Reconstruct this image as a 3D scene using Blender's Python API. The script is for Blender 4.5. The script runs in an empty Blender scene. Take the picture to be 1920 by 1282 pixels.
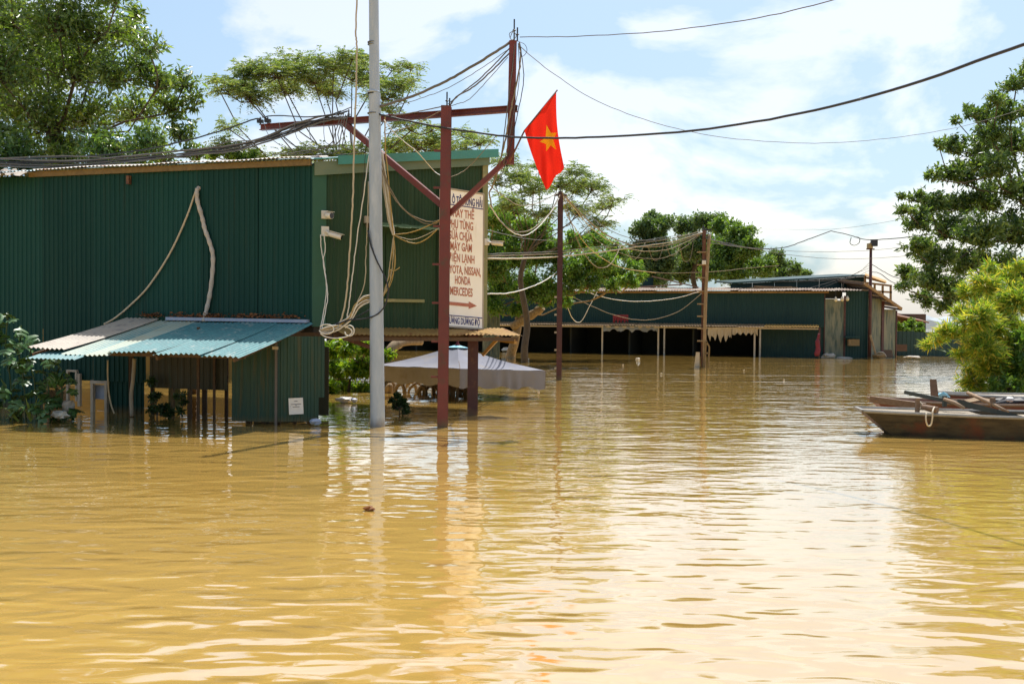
import bpy, math, random
import numpy as np
from mathutils import Vector, Matrix

random.seed(7); RNG = np.random.default_rng(7)
sc = bpy.context.scene
COL = sc.collection
V = Vector

# ------------------------------------------------------------------ camera
FPX, CX, CY, HZ, EYE = 1867.0, 960.0, 641.0, 600.0, 1.6
PITCH, ROLL = math.atan((CY - HZ) / FPX), math.radians(0.5)
cam_d = bpy.data.cameras.new("camera"); cam_d.lens = 36 * FPX / 1920; cam_d.sensor_width = 36
cam_d.clip_start = 0.1; cam_d.clip_end = 3000
cam = bpy.data.objects.new("camera", cam_d); COL.objects.link(cam)
ROT = Matrix.Rotation(math.pi / 2 - PITCH, 3, 'X') @ Matrix.Rotation(ROLL, 3, 'Z')
cam.matrix_world = Matrix.Translation((0, 0, EYE)) @ ROT.to_4x4()
sc.camera = cam

# ------------------------------------------------------------------ sun, sky, exposure
SUN_EL, SUN_AZ = math.radians(69), math.radians(22)      # azimuth clockwise from +Y (away from the camera)
sun_dir = V((math.sin(SUN_AZ) * math.cos(SUN_EL), math.cos(SUN_AZ) * math.cos(SUN_EL), math.sin(SUN_EL)))
sl = bpy.data.lights.new("sun", 'SUN'); sl.energy = 4.6; sl.angle = math.radians(0.53); sl.color = (1, 0.965, 0.915)
so = bpy.data.objects.new("sun", sl); COL.objects.link(so)
so.rotation_euler = sun_dir.to_track_quat('Z', 'Y').to_euler()

w = bpy.data.worlds.new("World"); sc.world = w; w.use_nodes = True
nt = w.node_tree; nt.nodes.clear(); L = nt.links.new
out = nt.nodes.new('ShaderNodeOutputWorld')
sky = nt.nodes.new('ShaderNodeTexSky'); sky.sky_type = 'NISHITA'; sky.sun_disc = False
sky.sun_elevation = SUN_EL; sky.sun_rotation = SUN_AZ; sky.dust_density = 3.6; sky.air_density = 1.0
bg1 = nt.nodes.new('ShaderNodeBackground'); bg1.inputs[1].default_value = 0.12
L(sky.outputs[0], bg1.inputs[0])
tc = nt.nodes.new('ShaderNodeTexCoord')
sep = nt.nodes.new('ShaderNodeSeparateXYZ'); L(tc.outputs['Generated'], sep.inputs[0])
def wmath(op, a, b=None, clamp=False):
    n = nt.nodes.new('ShaderNodeMath'); n.operation = op; n.use_clamp = clamp
    for i, q in enumerate((a, b)):
        if q is None: continue
        if isinstance(q, (int, float)): n.inputs[i].default_value = q
        else: L(q, n.inputs[i])
    return n.outputs[0]
comb = nt.nodes.new('ShaderNodeCombineXYZ')
L(sep.outputs[0], comb.inputs[0]); L(sep.outputs[1], comb.inputs[1])
L(wmath('MULTIPLY', sep.outputs[2], 1.9), comb.inputs[2])
mp = nt.nodes.new('ShaderNodeMapping'); L(comb.outputs[0], mp.inputs[0])
mp.inputs['Location'].default_value = (3.35, 1.7, 0.4)
n1 = nt.nodes.new('ShaderNodeTexNoise'); L(mp.outputs[0], n1.inputs['Vector'])
n1.inputs['Scale'].default_value = 4.2; n1.inputs['Detail'].default_value = 8; n1.inputs['Roughness'].default_value = 0.56
n1.inputs['Distortion'].default_value = 0.3
cc = nt.nodes.new('ShaderNodeValToRGB')
low = wmath('SUBTRACT', 1.0, wmath('MULTIPLY', wmath('ABSOLUTE', sep.outputs[2]), 6.0), True)
L(wmath('ADD', n1.outputs[0], wmath('MULTIPLY', low, 0.07)), cc.inputs[0])
cc.color_ramp.elements[0].position = 0.465; cc.color_ramp.elements[0].color = (0.060, 0.142, 0.190, 1)      # thin haze
cc.color_ramp.elements[1].position = 0.545; cc.color_ramp.elements[1].color = (0.315, 0.31, 0.295, 1)        # cloud
bg2 = nt.nodes.new('ShaderNodeBackground'); L(cc.outputs[0], bg2.inputs[0]); bg2.inputs[1].default_value = 1.0
hz_ = wmath('ADD', wmath('MULTIPLY', wmath('SUBTRACT', 1.0, wmath('MULTIPLY', wmath('ABSOLUTE', sep.outputs[2]), 5.0), True), 0.75), 1.0)
L(hz_, bg2.inputs[1])
mx = nt.nodes.new('ShaderNodeAddShader'); L(bg1.outputs[0], mx.inputs[0]); L(bg2.outputs[0], mx.inputs[1])
L(mx.outputs[0], out.inputs[0])

sc.view_settings.view_transform = 'Standard'; sc.view_settings.look = 'None'
sc.view_settings.exposure = 0.29; sc.view_settings.gamma = 1; sc.view_settings.use_curve_mapping = False
sc.render.engine = 'CYCLES'
sc.cycles.max_bounces = 6; sc.cycles.transparent_max_bounces = 4; sc.cycles.use_denoising = True
sc.cycles.caustics_reflective = False; sc.cycles.caustics_refractive = False

# ------------------------------------------------------------------ placing helpers
def ray(px, py):
    return ROT @ V(((px - CX) / FPX, -(py - CY) / FPX, -1))
def P(px, py, Y):
    d = ray(px, py); return V((0, 0, EYE)) + d * (Y / d.y)
def onwater(px, py, z=0.0):
    d = ray(px, py); return V((0, 0, EYE)) + d * ((z - EYE) / d.z)
def XZ(px, Y, z):                 # world point with that column of the view at depth Y and height z
    return V((P(px, 600, Y).x, Y, z))

def tag(o, label=None, cat=None, group=None, kind=None):
    if label: o['label'] = label
    if cat: o['category'] = cat
    if group: o['group'] = group
    if kind: o['kind'] = kind
    return o
def thing(name, loc, label, cat, group=None):
    o = bpy.data.objects.new(name, None); COL.objects.link(o); o.location = loc
    o.empty_display_size = 0.1
    return tag(o, label, cat, group)

class G:
    """collects shapes in world space, links them as one mesh object"""
    def __init__(s): s.v = []; s.f = []
    def add(s, vs, fs):
        b = len(s.v); s.v += [tuple(q) for q in vs]; s.f += [tuple(i + b for i in f) for f in fs]; return s
    def hexa(s, c):               # 8 corners, bottom 0-3 then top 4-7
        return s.add(c, [(0,3,2,1),(4,5,6,7),(0,1,5,4),(1,2,6,5),(2,3,7,6),(3,0,4,7)])
    def box(s, c, size, rz=0.0, m=None):
        hx, hy, hz = (q / 2 for q in size)
        R = m if m is not None else Matrix.Rotation(rz, 3, 'Z')
        pts = [R @ V(q) + V(c) for q in ((-hx,-hy,-hz),(hx,-hy,-hz),(hx,hy,-hz),(-hx,hy,-hz),(-hx,-hy,hz),(hx,-hy,hz),(hx,hy,hz),(-hx,hy,hz))]
        return s.hexa(pts)
    def beam(s, a, b, wd, hg, up=V((0,0,1)), prof=None):
        a = V(a); b = V(b); d = (b - a).normalized()
        side = d.cross(up)
        if side.length < 1e-4: side = d.cross(V((0,1,0)))
        side.normalize(); u = side.cross(d).normalized()
        pr = prof or [(-wd/2,-hg/2),(wd/2,-hg/2),(wd/2,hg/2),(-wd/2,hg/2)]
        n = len(pr)
        vs = [a + side*x + u*y for x, y in pr] + [b + side*x + u*y for x, y in pr]
        fs = [(i, (i+1) % n, n + (i+1) % n, n + i) for i in range(n)]
        fs += [tuple(range(n-1,-1,-1)), tuple(range(n, 2*n))]
        return s.add(vs, fs)
    def ibeam(s, a, b, wd, hg, t=0.012, up=V((0,0,1))):
        w2, h2, t2 = wd/2, hg/2, t/2
        pr = [(-w2,-h2),(w2,-h2),(w2,-h2+t),(t2,-h2+t),(t2,h2-t),(w2,h2-t),(w2,h2),(-w2,h2),(-w2,h2-t),(-t2,h2-t),(-t2,-h2+t),(-w2,-h2+t)]
        return s.beam(a, b, wd, hg, up, pr)
    def tube(s, pts, r, n=6, caps=True):
        pts = [V(p) for p in pts]; m = len(pts)
        rr = r if hasattr(r, '__len__') else [r] * m
        prev = None; base = len(s.v); vs = []; fs = []
        for i, p in enumerate(pts):
            d = (pts[min(i+1, m-1)] - pts[max(i-1, 0)])
            if d.length < 1e-9: d = V((0,0,1))
            d.normalize()
            if prev is None:
                x = d.cross(V((0,0,1)) if abs(d.z) < 0.9 else V((1,0,0))).normalized()
            else:
                x = prev - d * prev.dot(d)
                x = x.normalized() if x.length > 1e-6 else d.cross(V((0,0,1))).normalized()
            prev = x; y = d.cross(x)
            for k in range(n):
                a = 2*math.pi*k/n; vs.append(p + x*(math.cos(a)*rr[i]) + y*(math.sin(a)*rr[i]))
        for i in range(m-1):
            for k in range(n):
                k2 = (k+1) % n; fs.append((i*n+k, i*n+k2, (i+1)*n+k2, (i+1)*n+k))
        if caps: fs += [tuple(range(n-1,-1,-1)), tuple((m-1)*n+k for k in range(n))]
        return s.add(vs, fs)
    def sheet(s, o, u, v, wd, ht, nrm, wl=0.09, amp=0.012, prof='trap', rows=1, warp=None, phase=0.0):
        pat = [(0,0),(.5,0),(.6,1),(.9,1)] if prof == 'trap' else [(k/6, 0.5-0.5*math.cos(2*math.pi*k/6)) for k in range(6)]
        xs = []; k = -1
        while True:
            done = False
            for f, h in pat:
                x = (k + f + phase) * wl
                if x < 0: continue
                if x > wd: done = True; break
                xs.append((x, h * amp))
            if done: break
            k += 1
        if xs[0][0] > 1e-4: xs.insert(0, (0, xs[0][1]))
        if xs[-1][0] < wd - 1e-4: xs.append((wd, xs[-1][1]))
        n = len(xs); vs = []; fs = []
        for j in range(rows+1):
            for x, h in xs:
                q = warp(x/wd, j/rows) if warp else 0.0
                vs.append(o + u*x + v*(ht*j/rows) + nrm*(h + q))
        for j in range(rows):
            for i in range(n-1):
                fs.append((j*n+i, j*n+i+1, (j+1)*n+i+1, (j+1)*n+i))
        return s.add(vs, fs)
    def build(s, name, mat, parent=None, smooth=False):
        me = bpy.data.meshes.new(name)
        v = np.array(s.v, dtype=np.float64)
        org = V((0,0,0))
        if parent is not None: org = wloc(parent)
        else:
            org = V(((v[:,0].min()+v[:,0].max())/2, (v[:,1].min()+v[:,1].max())/2, v[:,2].min()))
        me.from_pydata((v - np.array(org)).tolist(), [], s.f)
        if smooth: me.polygons.foreach_set('use_smooth', [len(f) <= 4 for f in s.f])
        me.materials.append(mat); me.update()
        ob = bpy.data.objects.new(name, me); COL.objects.link(ob)
        if parent is not None: ob.parent = parent
        else: ob.location = org
        return ob
def wloc(o):
    l = V(o.location)
    while o.parent: o = o.parent; l += V(o.location)
    return l
def smooth_pts(pts, per=6):
    pts = [V(p) for p in pts]
    if len(pts) < 3: return [pts[0].lerp(pts[1], i/per) for i in range(per+1)]
    q = [pts[0]*2 - pts[1]] + pts + [pts[-1]*2 - pts[-2]]; res = []
    for i in range(1, len(q)-2):
        p0, p1, p2, p3 = q[i-1:i+3]
        for k in range(per):
            t = k/per
            res.append(0.5*((2*p1) + (p2-p0)*t + (2*p0-5*p1+4*p2-p3)*t*t + (3*p1-p0-3*p2+p3)*t**3))
    res.append(pts[-1]); return res

# ------------------------------------------------------------------ materials
def mat_new(name):
    m = bpy.data.materials.new(name); m.use_nodes = True
    return m, m.node_tree, m.node_tree.nodes['Principled BSDF']
def mk(name, c, rough=0.5, c2=None, scale=3.0, stretch=(1,1,1), lo=0.35, hi=0.7, metal=0.0, spec=0.5, bump=0.0, bscale=40, detail=6, c3=None, c3scale=6, c3lo=.6, c3hi=.7, c3stretch=(1,1,1), tide=False):
    m, t, b = mat_new(name); N = t.nodes.new; K = t.links.new
    b.inputs['Roughness'].default_value = rough; b.inputs['Metallic'].default_value = metal
    b.inputs['Specular IOR Level'].default_value = spec
    c2 = c2 or tuple(x*0.7 for x in c)
    tc = N('ShaderNodeTexCoord')
    def noise(sc_, st, det):
        mpn = N('ShaderNodeMapping'); mpn.inputs['Scale'].default_value = st; K(tc.outputs['Object'], mpn.inputs[0])
        n = N('ShaderNodeTexNoise'); n.inputs['Scale'].default_value = sc_; n.inputs['Detail'].default_value = det; n.inputs['Roughness'].default_value = .6
        K(mpn.outputs[0], n.inputs['Vector']); return n.outputs[0]
    def ramp(src, a, c_):
        r = N('ShaderNodeMapRange'); r.inputs[1].default_value = a; r.inputs[2].default_value = c_; K(src, r.inputs[0]); return r.outputs[0]
    mixn = N('ShaderNodeMix'); mixn.data_type = 'RGBA'
    mixn.inputs[6].default_value = (*c, 1); mixn.inputs[7].default_value = (*c2, 1)
    K(ramp(noise(scale, stretch, detail), lo, hi), mixn.inputs[0]); col = mixn.outputs[2]
    if c3:
        m3 = N('ShaderNodeMix'); m3.data_type = 'RGBA'; m3.inputs[7].default_value = (*c3, 1)
        K(col, m3.inputs[6]); K(ramp(noise(c3scale, c3stretch, 8), c3lo, c3hi), m3.inputs[0]); col = m3.outputs[2]
    if tide:
        gp = N('ShaderNodeNewGeometry'); sp = N('ShaderNodeSeparateXYZ'); K(gp.outputs['Position'], sp.inputs[0])
        nz = N('ShaderNodeMath'); nz.operation = 'MULTIPLY_ADD'; K(noise(9, (1,1,.4), 5), nz.inputs[0]); nz.inputs[1].default_value = -.16; K(sp.outputs[2], nz.inputs[2])
        mt = N('ShaderNodeMix'); mt.data_type = 'RGBA'; mt.inputs[7].default_value = (.13,.085,.035,1); K(col, mt.inputs[6])
        tr_ = N('ShaderNodeMapRange'); tr_.inputs[1].default_value = .06; tr_.inputs[2].default_value = -.06; tr_.inputs[3].default_value = 0; tr_.inputs[4].default_value = .6
        K(nz.outputs[0], tr_.inputs[0]); K(tr_.outputs[0], mt.inputs[0]); col = mt.outputs[2]
    K(col, b.inputs['Base Color'])
    rr = N('ShaderNodeMapRange'); rr.inputs[3].default_value = max(rough-.12, .05); rr.inputs[4].default_value = min(rough+.18, 1)
    K(noise(scale*2.3, (1,1,1), 4), rr.inputs[0]); K(rr.outputs[0], b.inputs['Roughness'])
    if bump:
        bn = N('ShaderNodeBump'); bn.inputs['Strength'].default_value = bump; bn.inputs['Distance'].default_value = .01
        K(noise(bscale, (1,1,1), 4), bn.inputs['Height']); K(bn.outputs[0], b.inputs['Normal'])
    return m
def mk_leaf(name, cols, trans=0.35, rough=0.4, spec=0.5):
    m, t, b = mat_new(name); N = t.nodes.new; K = t.links.new
    geo = N('ShaderNodeNewGeometry'); r = N('ShaderNodeValToRGB'); K(geo.outputs['Random Per Island'], r.inputs[0])
    els = r.color_ramp.elements
    while len(els) < len(cols): els.new(0.5)
    for i, c in enumerate(cols):
        els[i].position = i / (len(cols)-1); els[i].color = (*c, 1)
    K(r.outputs[0], b.inputs['Base Color']); b.inputs['Roughness'].default_value = rough; b.inputs['Specular IOR Level'].default_value = spec
    tr = N('ShaderNodeBsdfTranslucent'); mul = N('ShaderNodeMix'); mul.data_type = 'RGBA'; mul.blend_type = 'MULTIPLY'; mul.inputs[0].default_value = 1
    K(r.outputs[0], mul.inputs[6]); mul.inputs[7].default_value = (2.1, 1.9, 0.6, 1); K(mul.outputs[2], tr.inputs[0])
    mxs = N('ShaderNodeMixShader'); mxs.inputs[0].default_value = trans
    K(b.outputs[0], mxs.inputs[1]); K(tr.outputs[0], mxs.inputs[2]); K(mxs.outputs[0], t.nodes['Material Output'].inputs[0])
    return m

M = {}
for i_, k_ in enumerate((1.38, 1.58, 1.24)):
    M['wall%s' % ('', 'b', 'c')[i_]] = mk('green_front_steel', (0.0042*k_,0.031*k_,0.026*k_), .5, (0.0075*k_,0.038*k_,0.031*k_), 1.1, (3,3,.25), c3=(0.020,0.042,0.030), c3scale=2.2, c3lo=.55, c3hi=.78, c3stretch=(9,9,.3), spec=.14, tide=True)
M['wall2'] = mk('green_side_steel', (0.022,0.054,0.028), .55, (0.034,0.068,0.035), 1.2, (4,4,.3), spec=.15, c3=(0.045,0.064,0.034), c3scale=2.5, c3lo=.5, c3hi=.8, c3stretch=(8,8,.3))
M['trim_green'] = mk('green_trim', (0.032,0.105,0.066), .5, (0.028,0.085,0.055), 2, spec=.3)
M['teal'] = mk('teal_fascia', (0.05,0.27,0.25), .4, (0.06,0.22,0.19), 2)
M['olive'] = mk('olive_trim', (0.25,0.24,0.09), .5, (0.19,0.2,0.09), 2.5, c3=(.35,.30,.14), c3scale=4)
M['roofblue'] = mk('faded_blue_roof', (0.28,0.48,0.55), .45, (0.35,0.42,0.42), 1.5, c3=(.22,.10,.04), c3scale=5, c3lo=.66, c3hi=.72)
M['rustroof'] = mk('rusty_roof', (0.50,0.49,0.46), .6, (0.38,0.33,0.27), 3, c3=(.24,.09,.03), c3scale=5, c3lo=.56, c3hi=.66)
M['beam_tan'] = mk('tan_timber', (0.20,0.14,0.065), .7, (0.14,0.095,0.045), 2, (8,8,8))
M['awn_teal'] = mk('teal_awning', (0.080,0.235,0.245), .5, (0.065,0.175,0.19), 2, (6,6,1), c3=(.33,.36,.33), c3scale=5, c3lo=.56, c3hi=.76)
M['awn_pale'] = mk('pale_awning', (0.34,0.42,0.36), .5, (0.36,0.36,0.26), 2.5, c3=(.25,.16,.09), c3scale=6, c3lo=.62, c3hi=.74)
M['awn_beige'] = mk('beige_awning', (0.42,0.37,0.30), .5, (0.34,0.29,0.24), 2.5, c3=(.22,.20,.19), c3scale=6, c3lo=.55, c3hi=.7)
M['flash'] = mk('grey_blue_flashing', (0.30,0.36,0.50), .4, (0.24,0.30,0.42), 4)
M['booth'] = mk('booth_steel', (0.016,0.052,0.038), .5, (0.026,0.058,0.034), 2, (5,5,.4), spec=.3, c3=(0.07,0.06,0.02), c3scale=2.2, c3lo=.52, c3hi=.72, c3stretch=(7,7,.45), tide=True)
M['boothbrown'] = mk('grimy_booth_steel', (0.035,0.036,0.014), .55, (0.055,0.042,0.015), 2, (6,6,.4), c3=(.03,.06,.035), c3scale=3, c3stretch=(6,6,.4))
M['yellowsheet'] = mk('yellow_awning_sheet', (0.36,0.22,0.06), .6, (0.26,0.14,0.04), 3, c3=(.22,.08,.02), c3scale=5, c3lo=.58, c3hi=.7)
M['darkwood'] = mk('dark_timber', (0.10,0.055,0.025), .7, (0.06,0.035,0.018), 4, (6,6,6))
M['slab'] = mk('dark_floor_underside', (0.05,0.04,0.028), .8)
M['red'] = mk('red_oxide_steel', (0.150,0.024,0.017), .5, (0.10,0.018,0.013), 2.2, c3=(.085,.038,.022), c3scale=5, c3lo=.52, c3hi=.66, bump=.25, tide=True)
M['redbrown'] = mk('brown_red_steel', (0.065,0.014,0.010), .55, (0.05,0.013,0.010), 3, c3=(.12,.05,.02), c3scale=8, c3lo=.56, c3hi=.7, tide=True)
M['rustpost'] = mk('rusty_post', (0.13,0.05,0.026), .65, (0.09,0.035,0.02), 3, c3=(.26,.13,.05), c3scale=6, c3lo=.55, c3hi=.7, tide=True)
M['galv'] = mk('galvanised_steel', (0.36,0.43,0.53), .42, (0.30,0.355,0.43), 7, (1,1,.25), metal=.1, c3=(.42,.47,.54), c3scale=14, c3lo=.5, c3hi=.72, c3stretch=(1,1,.2), tide=True)
M['black'] = mk('black_rubber', (0.015,0.015,0.017), .5)
M['greycable'] = mk('grey_cable', (0.13,0.125,0.12), .6, (0.08,0.078,0.075), 2)
M['cream'] = mk('cream_cable', (0.46,0.41,0.31), .6, (0.34,0.30,0.22), 6)
M['white'] = mk('white_plastic', (0.66,0.65,0.62), .4, (0.6,0.58,0.53), 3)
M['yellowcable'] = mk('yellow_cable', (0.42,0.29,0.08), .5, (0.33,0.22,0.07), 2)
M['tancable'] = mk('tan_cable', (0.24,0.19,0.12), .7, (0.15,0.12,0.08), 6)
M['signwhite'] = mk('sign_panel', (0.92,0.92,0.90), .35, (0.86,0.85,0.81), 2, c3=(.66,.58,.45), c3scale=3, c3lo=.63, c3hi=.85, c3stretch=(3,3,.5))
M['signred'] = mk('sign_red', (0.40,0.12,0.075), .6, (0.46,0.20,0.14), 14)
M['signblue'] = mk('sign_blue', (0.035,0.045,0.22), .5, (0.04,0.05,0.17), 9)
M['paper'] = mk('paper', (0.72,0.71,0.70), .6, (0.66,0.65,0.64), 12)
M['ink'] = mk('print_ink', (0.06,0.06,0.08), .6)
M['pipe'] = mk('wrapped_pipe', (0.46,0.43,0.40), .7, (0.34,0.31,0.28), 9, bump=.5, bscale=60)
M['rope'] = mk('rope', (0.50,0.44,0.34), .8, (0.40,0.34,0.25), 20)
M['lens'] = mk('dark_glass', (0.012,0.012,0.016), .12)
M['canvas'] = mk('grey_canvas', (0.165,0.17,0.21), .75, (0.15,0.152,0.18), 2, c3=(.20,.18,.16), c3scale=3, c3lo=.52, c3hi=.75, bump=.4, bscale=9)
M['canvas2'] = mk('brownish_valance', (0.27,0.25,0.24), .7, (0.21,0.19,0.17), 2.5, c3=(.18,.14,.10), c3scale=3, c3lo=.55, c3hi=.75)
M['bark'] = mk('bark', (0.085,0.062,0.040), .85, (0.05,0.036,0.024), 5, (3,3,1), bump=.6, bscale=25)
M['barkpale'] = mk('pale_bark', (0.30,0.22,0.13), .8, (0.17,0.115,0.065), 5, (3,3,1), bump=.6, bscale=25)
M['farwall'] = mk('far_green_wall', (0.006,0.036,0.036), .5, (0.009,0.044,0.042), .6, (2,2,.4), c3=(.018,.05,.045), c3scale=1.2, c3lo=.55, c3hi=.8, c3stretch=(6,6,.4), spec=.3)
M['farroof'] = mk('far_roof_sheet', (0.25,0.21,0.16), .7, (0.18,0.12,0.08), 1, c3=(.15,.07,.04), c3scale=2, c3lo=.48, c3hi=.62)
M['farrust'] = mk('far_rusty_roof', (0.26,0.15,0.10), .7, (0.20,0.10,0.06), 1)
M['fartan'] = mk('far_awning', (0.30,0.20,0.10), .7, (0.22,0.13,0.06), 1.5, c3=(.10,.06,.04), c3scale=4, c3lo=.55, c3hi=.7)
M['faryellow'] = mk('far_yellow_awning', (0.45,0.26,0.06), .6, (0.35,0.19,0.05), 2)
M['door'] = mk('weathered_door', (0.20,0.20,0.145), .65, (0.10,0.135,0.11), 1.3, (3,3,.35), c3=(.055,.085,.072), c3scale=2.4, c3lo=.47, c3hi=.62, c3stretch=(3,3,.5))
M['tarpblue'] = mk('grey_blue_tarp', (0.20,0.22,0.24), .7, (0.13,0.14,0.15), 2)
M['tarpbeige'] = mk('beige_tarp', (0.40,0.35,0.27), .75, (0.28,0.24,0.18), 2)
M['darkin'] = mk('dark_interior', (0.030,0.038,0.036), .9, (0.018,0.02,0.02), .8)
M['maroon'] = mk('maroon_cloth', (0.16,0.012,0.025), .7)
M['bulb'] = mk('bulb_glass', (0.65,0.62,0.52), .2)
M['paleboard'] = mk('pale_board', (0.42,0.38,0.32), .7, (0.32,0.28,0.23), 3)
M['hull'] = mk('weathered_hull', (0.075,0.058,0.032), .75, (0.026,0.020,0.012), 3.2, (1,1,4), c3=(.10,.036,.018), c3scale=2.3, c3lo=.54, c3hi=.66, bump=.5, spec=.3)
M['deck'] = mk('bleached_deck', (0.34,0.29,0.21), .75, (0.25,0.20,0.14), 4, (1,6,1))
M['rim'] = mk('worn_rim', (0.24,0.235,0.22), .55, (0.14,0.13,0.11), 6)
M['hullred'] = mk('faded_red_hull', (0.17,0.050,0.035), .65, (0.12,0.04,0.03), 3, c3=(.20,.13,.09), c3scale=4, c3lo=.55, c3hi=.7)
M['plank'] = mk('brown_plank', (0.19,0.125,0.08), .75, (0.13,0.08,0.05), 3, (2,12,12))
M['oardark'] = mk('dark_oar', (0.048,0.058,0.048), .55, (0.032,0.036,0.03), 3)
M['oarpale'] = mk('pale_oar', (0.30,0.20,0.12), .7, (0.22,0.14,0.08), 4)
M['bluebag'] = mk('blue_plastic', (0.20,0.50,0.62), .35, (0.35,0.58,0.66), 4)
M['deadleaf'] = mk('dead_leaves', (0.22,0.085,0.022), .8, (0.13,0.05,0.018), 20)
M['fence'] = mk('far_fence', (0.014,0.050,0.048), .5, (0.018,0.058,0.054), .5, (2,2,.4))
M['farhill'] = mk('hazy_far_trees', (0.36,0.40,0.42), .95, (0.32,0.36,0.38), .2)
M['brownwall'] = mk('brown_far_wall', (0.10,0.06,0.045), .8)
M['ochre'] = mk('ochre_backdrop', (0.42,0.28,0.09), .85, (0.30,0.20,0.07), 1.2, c3=(.16,.12,.06), c3scale=1.5, c3lo=.55, c3hi=.75)  # for the added wall that blocks bright sky behind the workshop
M['lamp'] = mk('floodlight_body', (0.02,0.022,0.03), .5)
M['lampback'] = mk('tan_lamp_box', (0.34,0.27,0.13), .5)
M['junk'] = mk('grey_rubbish', (0.34,0.33,0.31), .6, (0.2,0.19,0.17), 6)
M['drift'] = mk('driftwood', (0.26,0.18,0.10), .8, (0.15,0.10,0.055), 6, bump=.5)
# flag cloth: lets some light through
def mk_cloth(name, c, c2):
    m, t, b = mat_new(name); N = t.nodes.new; K = t.links.new
    tc = N('ShaderNodeTexCoord'); n = N('ShaderNodeTexNoise'); n.inputs['Scale'].default_value = 6; K(tc.outputs['Object'], n.inputs['Vector'])
    mi = N('ShaderNodeMix'); mi.data_type = 'RGBA'; mi.inputs[6].default_value = (*c,1); mi.inputs[7].default_value = (*c2,1); K(n.outputs[0], mi.inputs[0])
    K(mi.outputs[2], b.inputs['Base Color']); b.inputs['Roughness'].default_value = .7; b.inputs['Specular IOR Level'].default_value = .2
    tr = N('ShaderNodeBsdfTranslucent'); K(mi.outputs[2], tr.inputs[0]); ms = N('ShaderNodeMixShader'); ms.inputs[0].default_value = .55
    K(b.outputs[0], ms.inputs[1]); K(tr.outputs[0], ms.inputs[2]); K(ms.outputs[0], t.nodes['Material Output'].inputs[0]); return m
M['flagred'] = mk_cloth('flag_red', (0.80,0.030,0.014), (0.72,0.024,0.012))
M['flagyellow'] = mk_cloth('flag_yellow', (0.95,0.80,0.03), (0.93,0.76,0.03))

M['leafdark'] = mk_leaf('leaf_left_tree', [(0.050,0.095,0.028),(0.075,0.14,0.038),(0.11,0.19,0.05),(0.18,0.25,0.08)], .48, .30, .8)
M['leaffeather'] = mk_leaf('leaf_feathery', [(0.075,0.135,0.065),(0.10,0.17,0.075),(0.15,0.22,0.09),(0.20,0.24,0.10)], .45)
M['leafmid'] = mk_leaf('leaf_mid_tree', [(0.055,0.13,0.030),(0.08,0.175,0.036),(0.115,0.22,0.045),(0.16,0.25,0.06)], .45)
M['leafback'] = mk_leaf('leaf_back_tree', [(0.055,0.11,0.050),(0.075,0.14,0.060),(0.11,0.18,0.075)], .4)
M['leafback2'] = mk_leaf('leaf_back_bright', [(0.065,0.14,0.035),(0.095,0.18,0.042),(0.13,0.22,0.055)], .42)
M['leafright'] = mk_leaf('leaf_right_tree', [(0.038,0.085,0.034),(0.058,0.12,0.042),(0.095,0.17,0.055),(0.16,0.24,0.07)], .42, .38, .6)
M['leafbamboo'] = mk_leaf('leaf_bamboo', [(0.06,0.15,0.025),(0.11,0.22,0.035),(0.19,0.30,0.05),(0.32,0.37,0.075),(0.46,0.40,0.10)], .48, .4)
M['leafbush'] = mk_leaf('leaf_bush', [(0.060,0.14,0.016),(0.10,0.20,0.02),(0.15,0.26,0.025),(0.22,0.30,0.04)], .48, .35)
M['leafbroad'] = mk('leaf_broad', (0.040,0.105,0.030), .35, (0.060,0.135,0.035), 3)
M['leafshade'] = mk_leaf('leaf_shade_plant', [(0.025,0.05,0.018),(0.035,0.075,0.022),(0.05,0.09,0.03)], .3)
M['reed'] = mk_leaf('reed_blade', [(0.16,0.24,0.05),(0.22,0.30,0.08),(0.34,0.36,0.16)], .4)

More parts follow.
